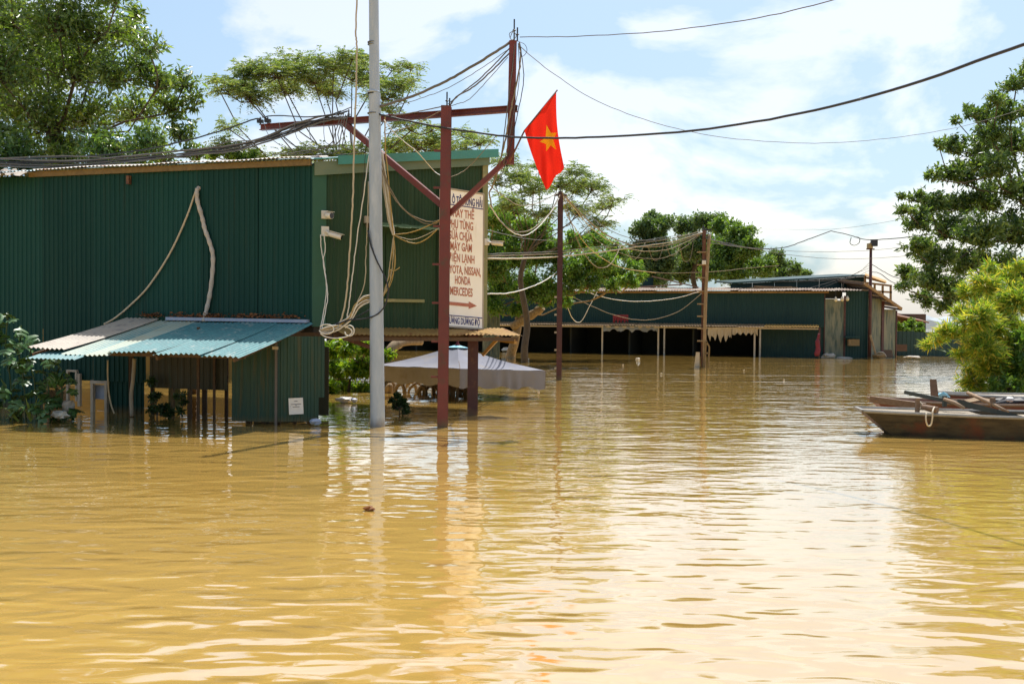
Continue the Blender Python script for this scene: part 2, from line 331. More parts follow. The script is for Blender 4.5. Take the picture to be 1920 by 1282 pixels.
# ------------------------------------------------------------------ water
def make_water():
    m, t, b = mat_new('muddy_flood_water'); N = t.nodes.new; K = t.links.new
    tc = N('ShaderNodeTexCoord')
    def noise(scale, st, det=3, dist=0.0, rz=0.0):
        mpn = N('ShaderNodeMapping'); mpn.inputs['Scale'].default_value = st; mpn.inputs['Rotation'].default_value = (0,0,rz); K(tc.outputs['Object'], mpn.inputs[0])
        n = N('ShaderNodeTexNoise'); n.inputs['Scale'].default_value = scale; n.inputs['Detail'].default_value = det
        n.inputs['Roughness'].default_value = .45; n.inputs['Distortion'].default_value = dist
        K(mpn.outputs[0], n.inputs['Vector']); return n.outputs[0]
    mi = N('ShaderNodeMix'); mi.data_type = 'RGBA'
    mi.inputs[6].default_value = (0.55,0.348,0.088,1); mi.inputs[7].default_value = (0.47,0.288,0.068,1)
    K(noise(.25, (1,1,1)), mi.inputs[0]); K(mi.outputs[2], b.inputs['Base Color'])
    b.inputs['Roughness'].default_value = 0.03; b.inputs['IOR'].default_value = 1.33; b.inputs['Coat Weight'].default_value = 1.0; b.inputs['Coat IOR'].default_value = 3.5; b.inputs['Coat Roughness'].default_value = .02
    def mul(a, c):
        q = N('ShaderNodeMath'); q.operation = 'MULTIPLY'
        for i, s_ in enumerate((a, c)):
            if isinstance(s_, float): q.inputs[i].default_value = s_
            else: K(s_, q.inputs[i])
        return q.outputs[0]
    def add(a, c):
        q = N('ShaderNodeMath'); q.operation = 'ADD'; K(a, q.inputs[0]); K(c, q.inputs[1]); return q.outputs[0]
    # wind patches: where the fine ripples are stronger
    pr = N('ShaderNodeMapRange'); pr.inputs[1].default_value = .38; pr.inputs[2].default_value = .66; pr.inputs[3].default_value = .25; pr.inputs[4].default_value = 1.25
    K(noise(.16, (.55,1.3,1), 3), pr.inputs[0])
    sepw = N('ShaderNodeSeparateXYZ'); K(tc.outputs['Object'], sepw.inputs[0])
    def far(a, c, lo_, hi_):
        r = N('ShaderNodeMapRange'); r.inputs[1].default_value = a; r.inputs[2].default_value = c; r.inputs[3].default_value = lo_; r.inputs[4].default_value = hi_
        K(sepw.outputs[1], r.inputs[0]); return r.outputs[0]
    WY = -1150.0      # the sheet's own origin lies at Y = 1150
    big = mul(noise(1.3, (.6,1.2,1), 2, .3, .12), 0.020)
    mid = mul(mul(noise(4.6, (.52,1.1,1), 1.5, .25, -.10), 0.0175), mul(mul(far(WY+4, WY+12, 1.1, .55), far(WY+4.6, WY+7.2, 1.75, 1.0)), far(WY+18, WY+32, 1.0, 1.6)))
    fine = mul(mul(noise(13, (.65,1.1,1), 2, 0, .1), 0.0028), mul(pr.outputs[0], far(WY+4.5, WY+11, .12, 1.0)))
    st2 = N('ShaderNodeMapRange'); st2.inputs[1].default_value = .57; st2.inputs[2].default_value = .66; st2.inputs[3].default_value = 0; st2.inputs[4].default_value = 1
    K(noise(.55, (.10,1.0,1), 3, .4, .03), st2.inputs[0])
    paw = mul(mul(noise(7, (.7,1.1,1), 2, 0, .2), 0.016), mul(st2.outputs[0], far(WY+10, WY+24, 0.0, 1.0)))
    h = add(add(add(big, mid), fine), paw)
    bn = N('ShaderNodeBump'); bn.inputs['Strength'].default_value = 1.0; bn.inputs['Distance'].default_value = 1.0
    K(h, bn.inputs['Height']); K(bn.outputs[0], b.inputs['Normal']); K(bn.outputs[0], b.inputs['Coat Normal'])
    g = G(); g.add([(-1500,-200,0),(1500,-200,0),(1500,2500,0),(-1500,2500,0)], [(0,1,2,3)])
    o = g.build('water', m); tag(o, 'wide sheet of muddy golden flood water with soft ripples', kind='structure')
    return o
make_water()

# ------------------------------------------------------------------ left workshop building
C0 = V((-3.10, 15.5, 0)); F = V((-.954, .298, 0)); FN = V((-.298, -.954, 0))        # front wall: corner, direction to the left, outward normal
R0 = V((-0.45, 17.0, 0)); SV = (R0 - C0); SLEN = SV.length; S = SV.normalized(); SN = V((S.y, -S.x, 0))
def fw(t, z, out_=0.0): p = C0 + F*t + FN*out_; return V((p.x, p.y, z))
def sw(s, z, out_=0.0): p = C0 + S*s + SN*out_; return V((p.x, p.y, z))
def roofz(p): return 4.05 + 0.176 * ((V((p.x,p.y,0)) - C0).dot(-FN))
def t_of(px):
    k = P(px, 600, 1.0).x; return (-3.1 - 15.5*k) / (.954 + .298*k)
def s_of(px):
    k = P(px, 600, 1.0).x; return (k*C0.y - C0.x) / (S.x - k*S.y)
def z_at(py, px, Y): return P(px, py, Y).z
UP = V((0,0,1))
shop = thing('metal_workshop', fw(0, 0), 'two storey dark green corrugated steel workshop on posts in the flood', 'building')

# upper front wall sheets
FB = 1.50
edges = [0.0]
for wd in (0.98, 1.05, 1.04, 1.06, 1.03, 1.05, 1.04, 1.06, 1.04, 1.05, 1.05): edges.append(edges[-1] + wd)
for i in range(len(edges)-1):
    a, b_ = edges[i], edges[i+1]-0.010
    low = FB if a < 3.0 else (0.52 if a < 4.2 else -.4)
    g = G(); g.sheet(fw(a, low), F, UP, b_-a, 3.98-low, FN, .094, .014, 'trap', rows=6, warp=lambda u,v,i=i: .009*(i%2) + .004*math.sin(i*2.1+v*5+u*2))
    g.build('wall_sheet', M[('wall','wallb','wallc')[(i*5)%3]], shop)
# lower front wall pieces right and left of the window holes
for (a, b_, z0, z1) in ((3.12, 3.84, -.4, FB), (4.12, 4.16, -.4, .52)):
    g = G(); g.sheet(fw(a, z0, -.012), F, UP, b_-a, z1-z0, FN, .094, .014, 'trap'); g.build('wall_sheet', M['wall'], shop)
g = G(); g.sheet(fw(2.98, .52 if False else 1.45), F, UP, .16, .06, FN, .094, .014, 'trap'); g.build('wall_sheet', M['wall'], shop)
# window hole with pale frame and a board hanging in it
wf = G()
for (a, z, aw, zh) in ((3.84,.22,.05,.62), (4.12,.22,.05,.62)): wf.box(fw(a, z, .02), (aw, .06, zh), math.atan2(F.y, F.x))
wf.box(fw(3.98, .50, .022), (.34, .06, .05), math.atan2(F.y, F.x))
wfo = wf.build('window_frame', M['paleboard'], shop)
g = G(); g.box(fw(4.02, .33, -.05), (.25, .015, .24), math.atan2(F.y, F.x)); g.build('window_board', M['flash'], shop)
g = G()
g.box(fw(4.60,.42,.05), (.035,.05,.5), math.atan2(F.y,F.x)); g.box(fw(4.42,.42,.05), (.035,.05,.5), math.atan2(F.y,F.x)); g.box(fw(4.51,.68,.052), (.21,.05,.035), math.atan2(F.y,F.x))
g.box(fw(4.36,.36,.055), (.05,.05,.55), math.atan2(F.y,F.x))
g.build('window_frame', M['paleboard'], shop)
# timber eave board and little bracket below the front eave
for a, b_ in ((0.02, 2.6), (2.605, 5.4)):
    g = G(); g.beam(fw(a, 4.01, .045), fw(b_, 4.01, .045), .05, .09); g.build('eave_board', M['beam_tan'], shop)
g = G(); g.box(fw(t_of(245), 3.85, .05), (.05,.07,.14), math.atan2(F.y,F.x)); g.build('bracket', M['rustpost'], shop)
# corner trim
g = G(); g.box(sw(.09, 2.72, .012), (.22, .03, 2.50), math.atan2(S.y, S.x)); g.build('corner_trim', M['trim_green'], shop)
# side wall sheets
for i, (a, b_) in enumerate(((.20,.98),(.985,1.70),(1.705,2.40),(2.405,SLEN-.10))):
    z1a = roofz(sw(a, 0)) - .10
    g = G()
    g.sheet(sw(a, 1.44), S, UP, b_-a, 1.0, SN, .058, .011, 'sine')
    # shear the top row to the roof slope
    top = max(q[2] for q in g.v)
    g.v = [(x, y, (roofz(V((x,y,0))) - .10) if z > top-1e-6 else z) for x, y, z in g.v]
    g.build('wall_sheet', M['wall2'], shop)
# right corner olive trim + return wall + back wall
g = G(); g.beam(sw(SLEN-.045, 1.38, .01), sw(SLEN-.045, roofz(R0)-.07, .01), .10, .05, up=SN); g.build('corner_trim', M['olive'], shop)
B1 = V((-.62, 18.3, 0)); L0 = C0 + F*11.45; B2 = L0 - FN*4.6
for nm, a, b_ in (('back', B1, B2), ('return', R0 + V((-.02,.05,0)), B1)):
    d = (b_-a); ln = d.length; d.normalize(); nn = V((d.y,-d.x,0)); k = max(1, int(ln/1.05))
    for i in range(k):
        g = G(); g.sheet(V((a.x,a.y,1.45)) + d*(ln*i/k), d, UP, ln/k-.005, 1.0, nn, .094, .014, 'trap')
        top = max(q[2] for q in g.v)
        g.v = [(x, y, (roofz(V((x,y,0))) - .06) if z > top-1e-6 else z) for x, y, z in g.v]
        g.build('wall_sheet', M['wall'], shop)
# floor of the upper storey
poly = [C0 - FN*.02 + F*0, R0 - SN*.03 + S*-.05, B1, B2, L0 - FN*.02]
g = G(); n = len(poly)
vs = [V((p.x,p.y,1.38)) for p in poly] + [V((p.x,p.y,1.475)) for p in poly]
g.add(vs, [tuple(range(n-1,-1,-1)), tuple(range(n,2*n))] + [(i,(i+1)%n,n+(i+1)%n,n+i) for i in range(n)])
g.build('upper_floor', M['slab'], shop)
for t in (1.2, 3.0, 5.0, 8.0):
    g = G(); g.beam(fw(t, 1.30, -.3), fw(t, 1.30, -3.0), .08, .14); g.build('floor_joist', M['darkwood'], shop)
# roof sheets: front strip of corrugated, each sheet a part
RS = (-FN + UP*.176).normalized(); RN = RS.cross(F).normalized()
if RN.z < 0: RN = -RN
k = 12
for i in range(k):
    a = -0.05 + i*.96
    g = G(); o = fw(a, 4.05 + .02 - .176*.14, .14)
    g.sheet(o, F, RS, .98, (3.3,3.5,3.8,4.1,4.4,4.8,5.0)[min(i,6)], RN, .076, .018, 'sine', rows=1, warp=lambda u,v,i=i: .006*(i%2))
    g.build('roof_sheet', M['rustroof'] if False else M['roofblue'], shop)
# rusty lip pieces lying along the front eave
for i in range(6):
    a = .02 + i*.86
    g = G(); o = fw(a, 4.05+.045-.176*.2, .20)
    g.sheet(o, F, RS, .88, .75, RN, .076, .020, 'sine', warp=lambda u,v,i=i: .008*math.sin(i*3+u*3))
    g.build('eave_sheet', M['rustroof'], shop)
# roof over the side part (triangle between the front line and the side wall) with teal fascia
def rp(p, dz=0.0): return V((p.x, p.y, roofz(p)+dz))
e0 = sw(-.02,0,.10); e1 = sw(SLEN+.14,0,.10)
g = G(); q = [rp(e0,.03), rp(e1,.03), rp(V((B1.x+.1,B1.y+.1,0)),.03), rp(C0 - FN*3.2 + F*.06,.03), rp(C0 + F*.06,.03)]
g.add(q + [x - UP*.02 for x in q], [(0,1,2,3,4),(9,8,7,6,5)] + [(i,5+i,5+(i+1)%5,(i+1)%5) for i in range(5)])
g.build('roof_panel', M['teal'], shop)
g = G(); a = sw(.36,0,.115); b_ = sw(SLEN+.16,0,.115)
g.hexa([rp(a,-.085), rp(b_,-.085), rp(b_-SN*.02,-.085), rp(a-SN*.02,-.085), rp(a,.055), rp(b_,.055), rp(b_-SN*.02,.055), rp(a-SN*.02,.055)])
g.build('fascia', M['teal'], shop)
g = G(); a = sw(.0,0,.06); b_ = sw(SLEN+.02,0,.06)
g.hexa([rp(a,-.235), rp(b_,-.215), rp(b_-SN*.03,-.215), rp(a-SN*.03,-.235), rp(a,-.02), rp(b_,-.02), rp(b_-SN*.03,-.02), rp(a-SN*.03,-.02)])
g.build('barge_board', mk('grey_green_board', (0.15,0.19,0.12), .5, (0.10,0.16,0.10), 2), shop)
# torn overhang at the far left of the eave
g = G(); g.sheet(fw(5.25, 3.93, .42), F, -FN*.94+UP*.32, 2.4, .5, UP, .2, .03, 'trap', rows=4, warp=lambda u,v: .03*math.sin(u*9+v*5)); g.build('torn_overhang', M['awn_beige'], shop)
# shuttered window and its canopy on the side wall
wa, wb = s_of(722), s_of(790)
g = G(); g.sheet(sw(wa, 1.93, .022), S, UP, wb-wa, 1.05, SN, .058, .011, 'sine'); g.build('window_shutter', M['wall2'], shop)
g = G(); g.box(sw((wa+wb)/2, 1.90, .03), (wb-wa+.06,.05,.05), math.atan2(S.y,S.x)); g.build('window_sill', M['olive'], shop)
ca, cb = s_of(690), s_of(812)
g = G(); cv = (SN + UP*-.22).normalized()
g.sheet(sw(ca, 3.14, .03), S, cv, cb-ca, .42, UP, .35, .012, 'trap', warp=lambda u,v: -.02*u); g.build('window_canopy', mk('canopy_green', (0.16,0.22,0.09), .5, (0.12,0.18,0.08), 3), shop)
# sagging yellow awning under the side wall
for i in range(5):
    a = .30 + i*.66; b_ = a + .67
    if i == 4: b_ = SLEN + .36
    g = G(); av = (SN*.98 - UP*.16).normalized()
    g.sheet(sw(a, 1.445, .0), S, av, b_-a, .64, UP, .076, .016, 'sine', rows=2, warp=lambda u,v,i=i: .008*math.sin(i*2+v*2))
    g.build('awning_sheet', M['yellowsheet'], shop)
g = G(); g.beam(sw(.3, 1.29, .56), sw(SLEN+.3, 1.28, .56), .05, .06); g.build('awning_rail', M['darkwood'], shop)
g = G(); g.beam(sw(.3, 1.345, .06), sw(SLEN-.1, 1.345, .06), .06, .07); g.build('awning_rail', M['darkwood'], shop)
g = G(); g.beam(sw(SLEN+.15, 1.28, .1), sw(SLEN+.26, 1.24, .58), .06, .08); g.beam(sw(SLEN-.12, 1.0, .12), sw(SLEN+.06, 1.30, .35), .04, .05); g.build('awning_brace', M['yellowsheet'], shop)
g = G(); g.beam(sw(.45, 1.30, .15), sw(.85, 1.12, .62), .07, .06); g.build('awning_brace', M['rustpost'], shop)
# support post under the right corner
b = onwater(886, 778); g = G(); g.ibeam(V((b.x,b.y,-1.2)), V((b.x,b.y,1.44)), .17, .17, .014, up=V((0,1,0))); g.box((b.x,b.y+.01,.1), (.14,.12,2.6)); g.build('support_post', M['redbrown'], shop)
# posts of the open ground floor
for px, Y, wd in ((356,15.9,.06),(372,15.5,.04),(384,16.6,.07),(402,15.6,.035),(425,16.4,.05),(246,16.1,.06),(500,16.2,.08),(470,15.7,.05)):
    p = XZ(px, Y, 0); g = G(); g.box((p.x,p.y,.15), (wd,wd,2.6)); g.build('support_post', M['darkwood'], shop)
for p in (B2.lerp(B1,.5), B2.lerp(B1,.72)):
    g = G(); g.box((p.x,p.y,.15), (.12,.12,2.6)); g.build('support_post', M['darkwood'], shop)
# door frame and rail in the dark doorway
g = G(); a0, a1 = t_of(268), t_of(306); az = math.atan2(F.y,F.x)
g.box(fw(a0, .55, -.25), (.05,.05,1.5), az); g.box(fw(a1, .55, -.25), (.05,.05,1.5), az); g.box(fw((a0+a1)/2, .82, -.25), (a0-a1,.045,.06), az)
g.build('door_frame', M['beam_tan'], shop)
g = G(); g.box(fw((a0+a1)/2-.05, .45, -.5), (.22,.02,.75), az); g.build('door_panel', M['olive'], shop)
# lean-to awning in front: overlapping corrugated sheets
AV = (FN*2.1 - UP*.47); AL = AV.length; AV.normalize(); AN = AV.cross(F)
if AN.z < 0: AN = -AN
aw_mats = ['awn_teal','awn_teal','awn_teal','awn_pale','awn_beige']
aa = -.02
for i, wd in enumerate((.62,.76,.82,.78,.66)):
    g = G(); lift = .010*(i % 2) + (.05 if i == 4 else 0); z0 = 1.515 + lift
    ln = AL + (-.03,.02,-.02,.05,-.03)[i]
    g.sheet(fw(aa, z0, .03), F, (AV + F*(.0 if i < 4 else .03) + UP*(.012*(i%3))).normalized(), wd, ln, AN, .082, .026, 'sine', rows=5, warp=lambda u,v,i=i: -.018*math.sin(v*3.1)+.012*math.sin(i+u*3)*v)
    g.build('awning_sheet', M[aw_mats[i]], shop); aa += wd - .04
g = G(); g.sheet(fw(2.45, 1.46, .25), F, AV, .85, AL+.02, AN, .076, .019, 'sine', rows=2); g.build('awning_sheet', M['awn_teal'], shop)
g = G(); g.beam(fw(.05, 1.555, .06), fw(2.62, 1.575, .06), .10, .05); g.build('awning_flashing', M['flash'], shop)
for t in (.15, 1.4, 2.8, 3.55):
    g = G(); g.beam(fw(t, 1.44, .05), fw(t, 1.02, 1.95), .04, .06); g.build('awning_rafter', M['darkwood'], shop)
g = G(); g.beam(fw(.1, 1.055, 1.75), fw(3.6, 1.055, 1.75), .04, .05); g.build('awning_rail', M['darkwood'], shop)
# hanging grimy skirt sheet and the booth of green sheets at the corner
g = G(); a0, a1 = t_of(436), t_of(306)
g.sheet(fw(a0-.1, .46, .30), F, UP, a1-a0+.12, .85, FN, .12, .014, 'trap'); g.build('skirt_sheet', M['boothbrown'], shop)
bp = [XZ(435,15.0,0), XZ(519,14.85,0), XZ(609,15.02,0)]
for i, (z0, z1, mt) in enumerate(((.045,1.27,'booth'),(.05,1.33,'booth'))):
    a, b_ = bp[i], bp[i+1]; d = (b_-a); ln = d.length; d.normalize(); nn = V((d.y,-d.x,0)); z1_ = z1
    if i == 0:
        g = G(); g.sheet(V((a.x,a.y,z0)), d, UP, ln-.01, z1-z0, nn, .12, .012, 'trap', rows=2); g.build('booth_sheet', M[mt], shop)
    else:
        g = G(); g.sheet(V((a.x,a.y,z0)), d, UP, ln-.085, .36, nn, .10, .012, 'trap'); g.build('booth_sheet', M[mt], shop)
        g = G(); g.sheet(V((a.x,a.y,z0+.36)), d, UP, ln, z1-z0-.36, nn, .10, .012, 'trap'); g.build('booth_sheet', M[mt], shop)
g = G(); p = bp[1]; g.box((p.x,p.y-.03,.60), (.035,.03,1.35)); g.build('booth_post', mk('brown_pipe', (.12,.10,.085), .5), shop)
g = G(); g.box((p.x-.01,p.y-.05,1.155), (.085,.03,.05)); g.build('hinge_plate', M['paleboard'], shop)
for i in range(5):
    q = bp[0].lerp(bp[2], .15+.17*i); g = G(); g.box((q.x,q.y+.12,-.2), (.05,.05,.9)); g.build('booth_leg', M['darkwood'], shop)
# back of booth
g = G(); g.box(((bp[0].x+bp[2].x)/2, 15.9, .6), (1.2,.02,1.1)); g.build('booth_back', M['boothbrown'], shop)

# dead leaves caught along the top of the lean-to
g = G()
for i in range(520):
    t = random.choice((.35,.75,.8,1.1,1.25,1.7,1.9,2.0,2.35,2.85,2.9)) + random.gauss(0,.11)
    if not .02 < t < 3.2: continue
    p = fw(t, 1.605 + abs(random.gauss(0,.03)), .05 + random.random()*.06)
    m_ = Matrix.Rotation(random.random()*6, 3, 'X') @ Matrix.Rotation(random.random()*6, 3, 'Y')
    s_ = .016 + random.random()*.02
    g.add([p + m_ @ V(q) for q in ((-s_,0,0),(0,s_*.5,0),(s_,0,0),(0,-s_*.5,0))], [(0,1,2,3)])
o = g.build('dead_leaves', M['deadleaf']); tag(o, 'rust brown dead leaves caught along the top of the lean-to roof', 'leaf litter', kind='stuff')

# notice paper
bd = (bp[2]-bp[1]).normalized(); bnn = V((bd.y,-bd.x,0)); pc = XZ(555.5, 14.94, 0)
nt_ = thing('paper_notice', (pc.x, pc.y-.04, .16), 'white printed paper notice taped to the green booth sheet', 'notice')
Rn = Matrix.Rotation(math.atan2(bd.y,bd.x), 3, 'Z') @ Matrix.Rotation(math.radians(2.5), 3, 'Y').inverted()
g = G(); c_ = V((pc.x,pc.y,.285)) + bnn*.055; g.box(c_, (.212,.004,.245), m=Rn); g.build('sheet', M['paper'], nt_)
for k, (dx, dz, ww) in enumerate(((0,.075,.05),(0,.03,.15),(.0,.012,.03),(0,-.01,.10),(-.08,.0,.006))):
    g = G(); g.box(c_ + Rn @ V((dx,-.0045,dz)), (ww,.003,.007), m=Rn); g.build('printed_line', M['ink'], nt_)

# wrapped pipe and rope on the front wall
def fpix(px, py, out_=.05):
    t = t_of(px); p = fw(t, 0, out_); return V((p.x, p.y, z_at(py, px, p.y)))
g = G(); pts = smooth_pts([fpix(373,352,0), fpix(373,358,.06), fpix(375,378,.07), fpix(383,408,.06), fpix(388,430,.06), fpix(397,455,.06), fpix(403,480,.06), fpix(402,515,.06), fpix(397,555,.06), fpix(391,585,.07), fpix(388,603,.09)], 8)
g.tube(pts, [.034 + .004*math.sin(i*1.3) for i in range(len(pts))], 8); o = g.build('wrapped_pipe', M['pipe'], None, True); tag(o, 'crooked pale taped pipe hanging down the dark green front wall', 'pipe')
g = G(); g.tube(smooth_pts([fpix(371,356), fpix(352,410), fpix(322,475), fpix(282,537), fpix(245,575), fpix(222,597,.1), fpix(210,608,.2)], 8), .016, 6); o = g.build('rope', M['rope'], None, True); tag(o, 'taut pale cord slanting down the green front wall to the lean-to', 'cord')
g = G(); g.tube(smooth_pts([P(202,675,15.4), P(202,705,15.4), P(204,735,15.4), P(208,757,15.4), P(214,775,15.4)], 6), .012, 6); o = g.build('hose', M['cream'], None, True); tag(o, 'thin pale hose dangling below the lean-to into the water', 'hose')
g = G(); g.tube(smooth_pts([P(252,672,15.9), P(251,690,15.9), P(249,715,15.9), P(246,740,15.9), P(247,780,15.9)], 6), [.03]*25, 7); o = g.build('bent_pole', M['paleboard'], None, True); tag(o, 'pale bent wooden pole propped beside the dark doorway', 'pole')

# ------------------------------------------------------------------ shop sign
s0, s1 = s_of(821), s_of(902); SW_ = s1 - s0
sgn = thing('shop_sign', sw(s0, 1.45, .05), 'tall white shop sign with red and blue lettering beside red steel post', 'sign')
tilt = -.035
def sg(u, z, out_=0.0):           # u: 0..1 across the board
    return sw(s0 + SW_*u, z + tilt*(u-.5)*1.6, .05 + out_)
ZB, ZT = 1.47, 3.75
g = G(); g.hexa([sg(0,ZB,.02), sg(1,ZB,.02), sg(1,ZB,-.01), sg(0,ZB,-.01), sg(0,ZT,.02), sg(1,ZT,.02), sg(1,ZT,-.01), sg(0,ZT,-.01)]); g.build('board', M['signwhite'], sgn)
fr = G()
for a, b_ in (((0,ZB),(1,ZB)),((0,ZT),(1,ZT)),((0,ZB),(0,ZT)),((1,ZB),(1,ZT))):
    fr.beam(sg(a[0],a[1],.012), sg(b_[0],b_[1],.012), .03, .03)
fr.build('frame', M['paleboard'], sgn)
def sz(py, px=870): return z_at(py, px, sw(s_of(px),0).y)
def text_line(txt, pxl, pxr, py, cap_px, mat):
    cu = bpy.data.curves.new('lettering', 'FONT'); cu.body = txt; cu.extrude = .002; cu.offset = .018; cu.resolution_u = 3
    tmp = bpy.data.objects.new('tmp', cu); COL.objects.link(tmp)
    bpy.context.view_layer.update()
    me = bpy.data.meshes.new_from_object(tmp.evaluated_get(bpy.context.evaluated_depsgraph_get()))
    bpy.data.objects.remove(tmp)
    n = len(me.vertices); co = np.empty(n*3); me.vertices.foreach_get('co', co); co = co.reshape(-1,3)
    x0, x1 = co[:,0].min(), co[:,0].max()
    cap = .70; Hc = (sz(py-cap_px/2)-sz(py+cap_px/2)); zc = sz(py)
    ul, ur = (s_of(pxl)-s0)/SW_, (s_of(pxr)-s0)/SW_
    lo = wloc(sgn); res = np.empty_like(co)
    for i in range(n):
        u = ul + (ur-ul)*(co[i,0]-x0)/(x1-x0)
        p = sg(u, zc + (co[i,1]/cap-.5)*Hc, .0225 + co[i,2]) - lo
        res[i] = p
    me.vertices.foreach_set('co', res.ravel()); me.materials.clear(); me.materials.append(mat); me.update()
    ob = bpy.data.objects.new('lettering', me); COL.objects.link(ob); ob.parent = sgn
text_line('SỬA Ô TÔ HÙNG HẢI', 826, 899, 378, 14, M['signblue'])
for txt, a, b_, y in (('THAY THẾ',838,884,402),('PHỤ TÙNG',837,882,423),('SỬA CHỮA',838,881,444),('MÁY GẦM',840,880,464),('ĐIỆN LẠNH',837,885,485),('TOYOTA, NISSAN,',826,897,507),('HONDA',849,878,526),('MERCEDES',840,882,547)):
    text_line(txt, a, b_, y, 15, M['signred'])
text_line('CHƯƠNG DƯƠNG ĐỘ', 829, 896, 602, 11.5, M['signblue'])
def uu(px): return (s_of(px)-s0)/SW_
for y in (388, 593):
    g = G(); z = sz(y); g.hexa([sg(.02,z-.008,.026), sg(.98,z-.008,.026), sg(.98,z-.008,.02), sg(.02,z-.008,.02), sg(.02,z+.008,.026), sg(.98,z+.008,.026), sg(.98,z+.008,.02), sg(.02,z+.008,.02)]); g.build('rule_line', M['signblue'], sgn)
z = sz(571); a0, a1, a2 = uu(830), uu(875), uu(890)
out2 = [(a0,z-.028),(a1,z-.028),(a1,z-.062),(a2,z),(a1,z+.062),(a1,z+.028),(a0,z+.028)]
g = G(); g.add([sg(u_,z_,.026) for u_, z_ in out2] + [sg(u_,z_,.021) for u_, z_ in out2], [tuple(range(7))] + [(i,7+i,7+(i+1)%7,(i+1)%7) for i in range(7)]); g.build('arrow', M['signred'], sgn)

# ------------------------------------------------------------------ red steel gantry
mb = onwater(829, 800); GY = mb.y
gan = thing('cable_gantry', (mb.x, mb.y, 0), 'red steel gantry with tall runged post carrying cables by the shop sign', 'gantry')
mt_ = P(837, 206, GY)
# the beam is level: take its ends along a slanting plan line
bl = P(486, 236, GY*1.095); br = P(970, 201, GY*.985); zc = mt_.z
bl.z = br.z = zc
g = G(); g.ibeam(V((mb.x,mb.y,-1.5)), V((mt_.x,mt_.y,zc+.05)), .15, .16, .013, up=V((0,1,0))); g.box(((mb.x+mt_.x)/2,mb.y+.02,zc/2-.7), (.10,.10,zc+1.5)); g.build('post', M['red'], gan)
g = G(); g.ibeam(bl + V((0,.10,0)), br + V((0,.10,0)), .09, .095, .012); g.build('crossbeam', M['red'], gan)
def onb(px): # point on the beam line at that column
    k = P(px,600,1.0).x; d = br-bl; u = (k*bl.y-bl.x)/(d.x-k*d.y); return bl + d*u + V((0,.10,0))
u1 = P(962, 78, br.y); u0 = P(957, 308, br.y)
g = G(); g.ibeam(V((u0.x,u0.y,u0.z)), V((u1.x,u1.y,u1.z)), .11, .12, .012, up=V((0,1,0))); g.box(((u0.x+u1.x)/2,u0.y+.02,(u0.z+u1.z)/2), (.075,.07,u1.z-u0.z)); g.build('upper_post', M['red'], gan)
g = G(); g.beam(onb(642)-UP*.03, P(838,392,GY+.06), .07, .09); g.build('brace', M['red'], gan)
g = G(); g.beam(P(958,293,br.y+.02), P(842,402,GY+.02), .06, .075); g.build('brace', M['red'], gan)
for py in (284, 353, 425, 496, 568, 640, 706):
    p = P(836-(py-206)*.0135, py, GY); g = G(); ln = .17
    g.beam(V((p.x-.07-ln*.55,p.y-.05,p.z)), V((p.x+.03,p.y-.05,p.z)), .035, .03); g.build('rung', M['red'], gan)
def pin(p, h, r=.012): 
    g = G(); g.tube([p, p+UP*h], r, 6); g.tube([p+UP*(h*.45), p+UP*(h*.5), p+UP*(h*.55)], [.012,.03,.012], 8); return g
for p, h in ((P(964,78,br.y),.32),(P(970,78,br.y),.20),(P(838,206,GY-.02),.26),(P(843,206,GY),.17),(onb(484)+UP*.04,.13),(onb(498)+UP*.04,.12),(onb(650)+UP*.04,.14)):
    pin(p, h).build('insulator_pin', M['black'], gan)
for px in (484, 498):
    g = G(); p = onb(px)+UP*.10; g.box(p, (.10,.07,.05)); g.build('clamp', M['black'], gan)

# ------------------------------------------------------------------ galvanised pole
pb = onwater(708, 799); pt = P(697, -420, pb.y)
pol = thing('utility_pole', (pb.x,pb.y,0), 'tall grey galvanised pole standing in front of the green workshop', 'pole')
q1 = pb.lerp(pt, .505); q1 = pb + (pt-pb)*((pb.z - P(704,174,pb.y).z)/(pb.z-pt.z))
dn = (pb-pt).normalized()
g = G(); g.tube([pb+dn*1.6, pb, q1+dn*.01], [.118,.110,.088], 24, caps=False); g.build('lower_shaft', M['galv'], pol, True)
g = G(); g.tube([q1, q1.lerp(pt,.5), pt], [.077,.070,.062], 24, caps=False); g.build('upper_shaft', M['galv'], pol, True)
for py, r_, hh, mt in ((173,.092,.03,'galv'),(176,.090,.02,'black'),(80,.080,.012,'greycable'),(84,.079,.01,'greycable'),(213,.096,.014,'greycable')):
    p = P(698+(py)*.0134, py, pb.y); g = G(); g.tube([p-UP*hh/2, p+UP*hh/2], r_, 20); g.build('band', M[mt], pol, True)

# ------------------------------------------------------------------ cables
def cable(label, pts, r, mat, name='cable', group=None, per=7, sides=6):
    W_ = [p if isinstance(p, Vector) else P(*p) for p in pts]
    if W_[len(W_)//2].y > 20: r *= .68
    sp_ = smooth_pts(W_, per); L_ = (W_[0]-W_[-1]).length/len(sp_)
    kr = random.Random(len(label)*31+len(pts)); kn = min(.35*L_, .012 + .0004*W_[0].y)
    sp_ = [p + V((kr.gauss(0,1),0,kr.gauss(0,1)))*kn*.15 if 0 < q < len(sp_)-1 else p for q, p in enumerate(sp_)]
    g = G(); g.tube(sp_, r, sides)
    o = g.build(name, M[mat], None, True); tag(o, label, name.replace('_',' ') if name != 'cable' else 'cable', group); return o
py_ = pb.y
cable('thick black cable sweeping from the pole across the sky to top right', [(2000,62,8.0),(1920,83,8.5),(1700,161,10),(1500,213,11.5),(1300,245,12.7),(1100,258,13.7),(980,258,14.3),(900,250,14.5),(800,234,14.7),(725,218,14.75),(706,212,14.8)], .0155, 'black')
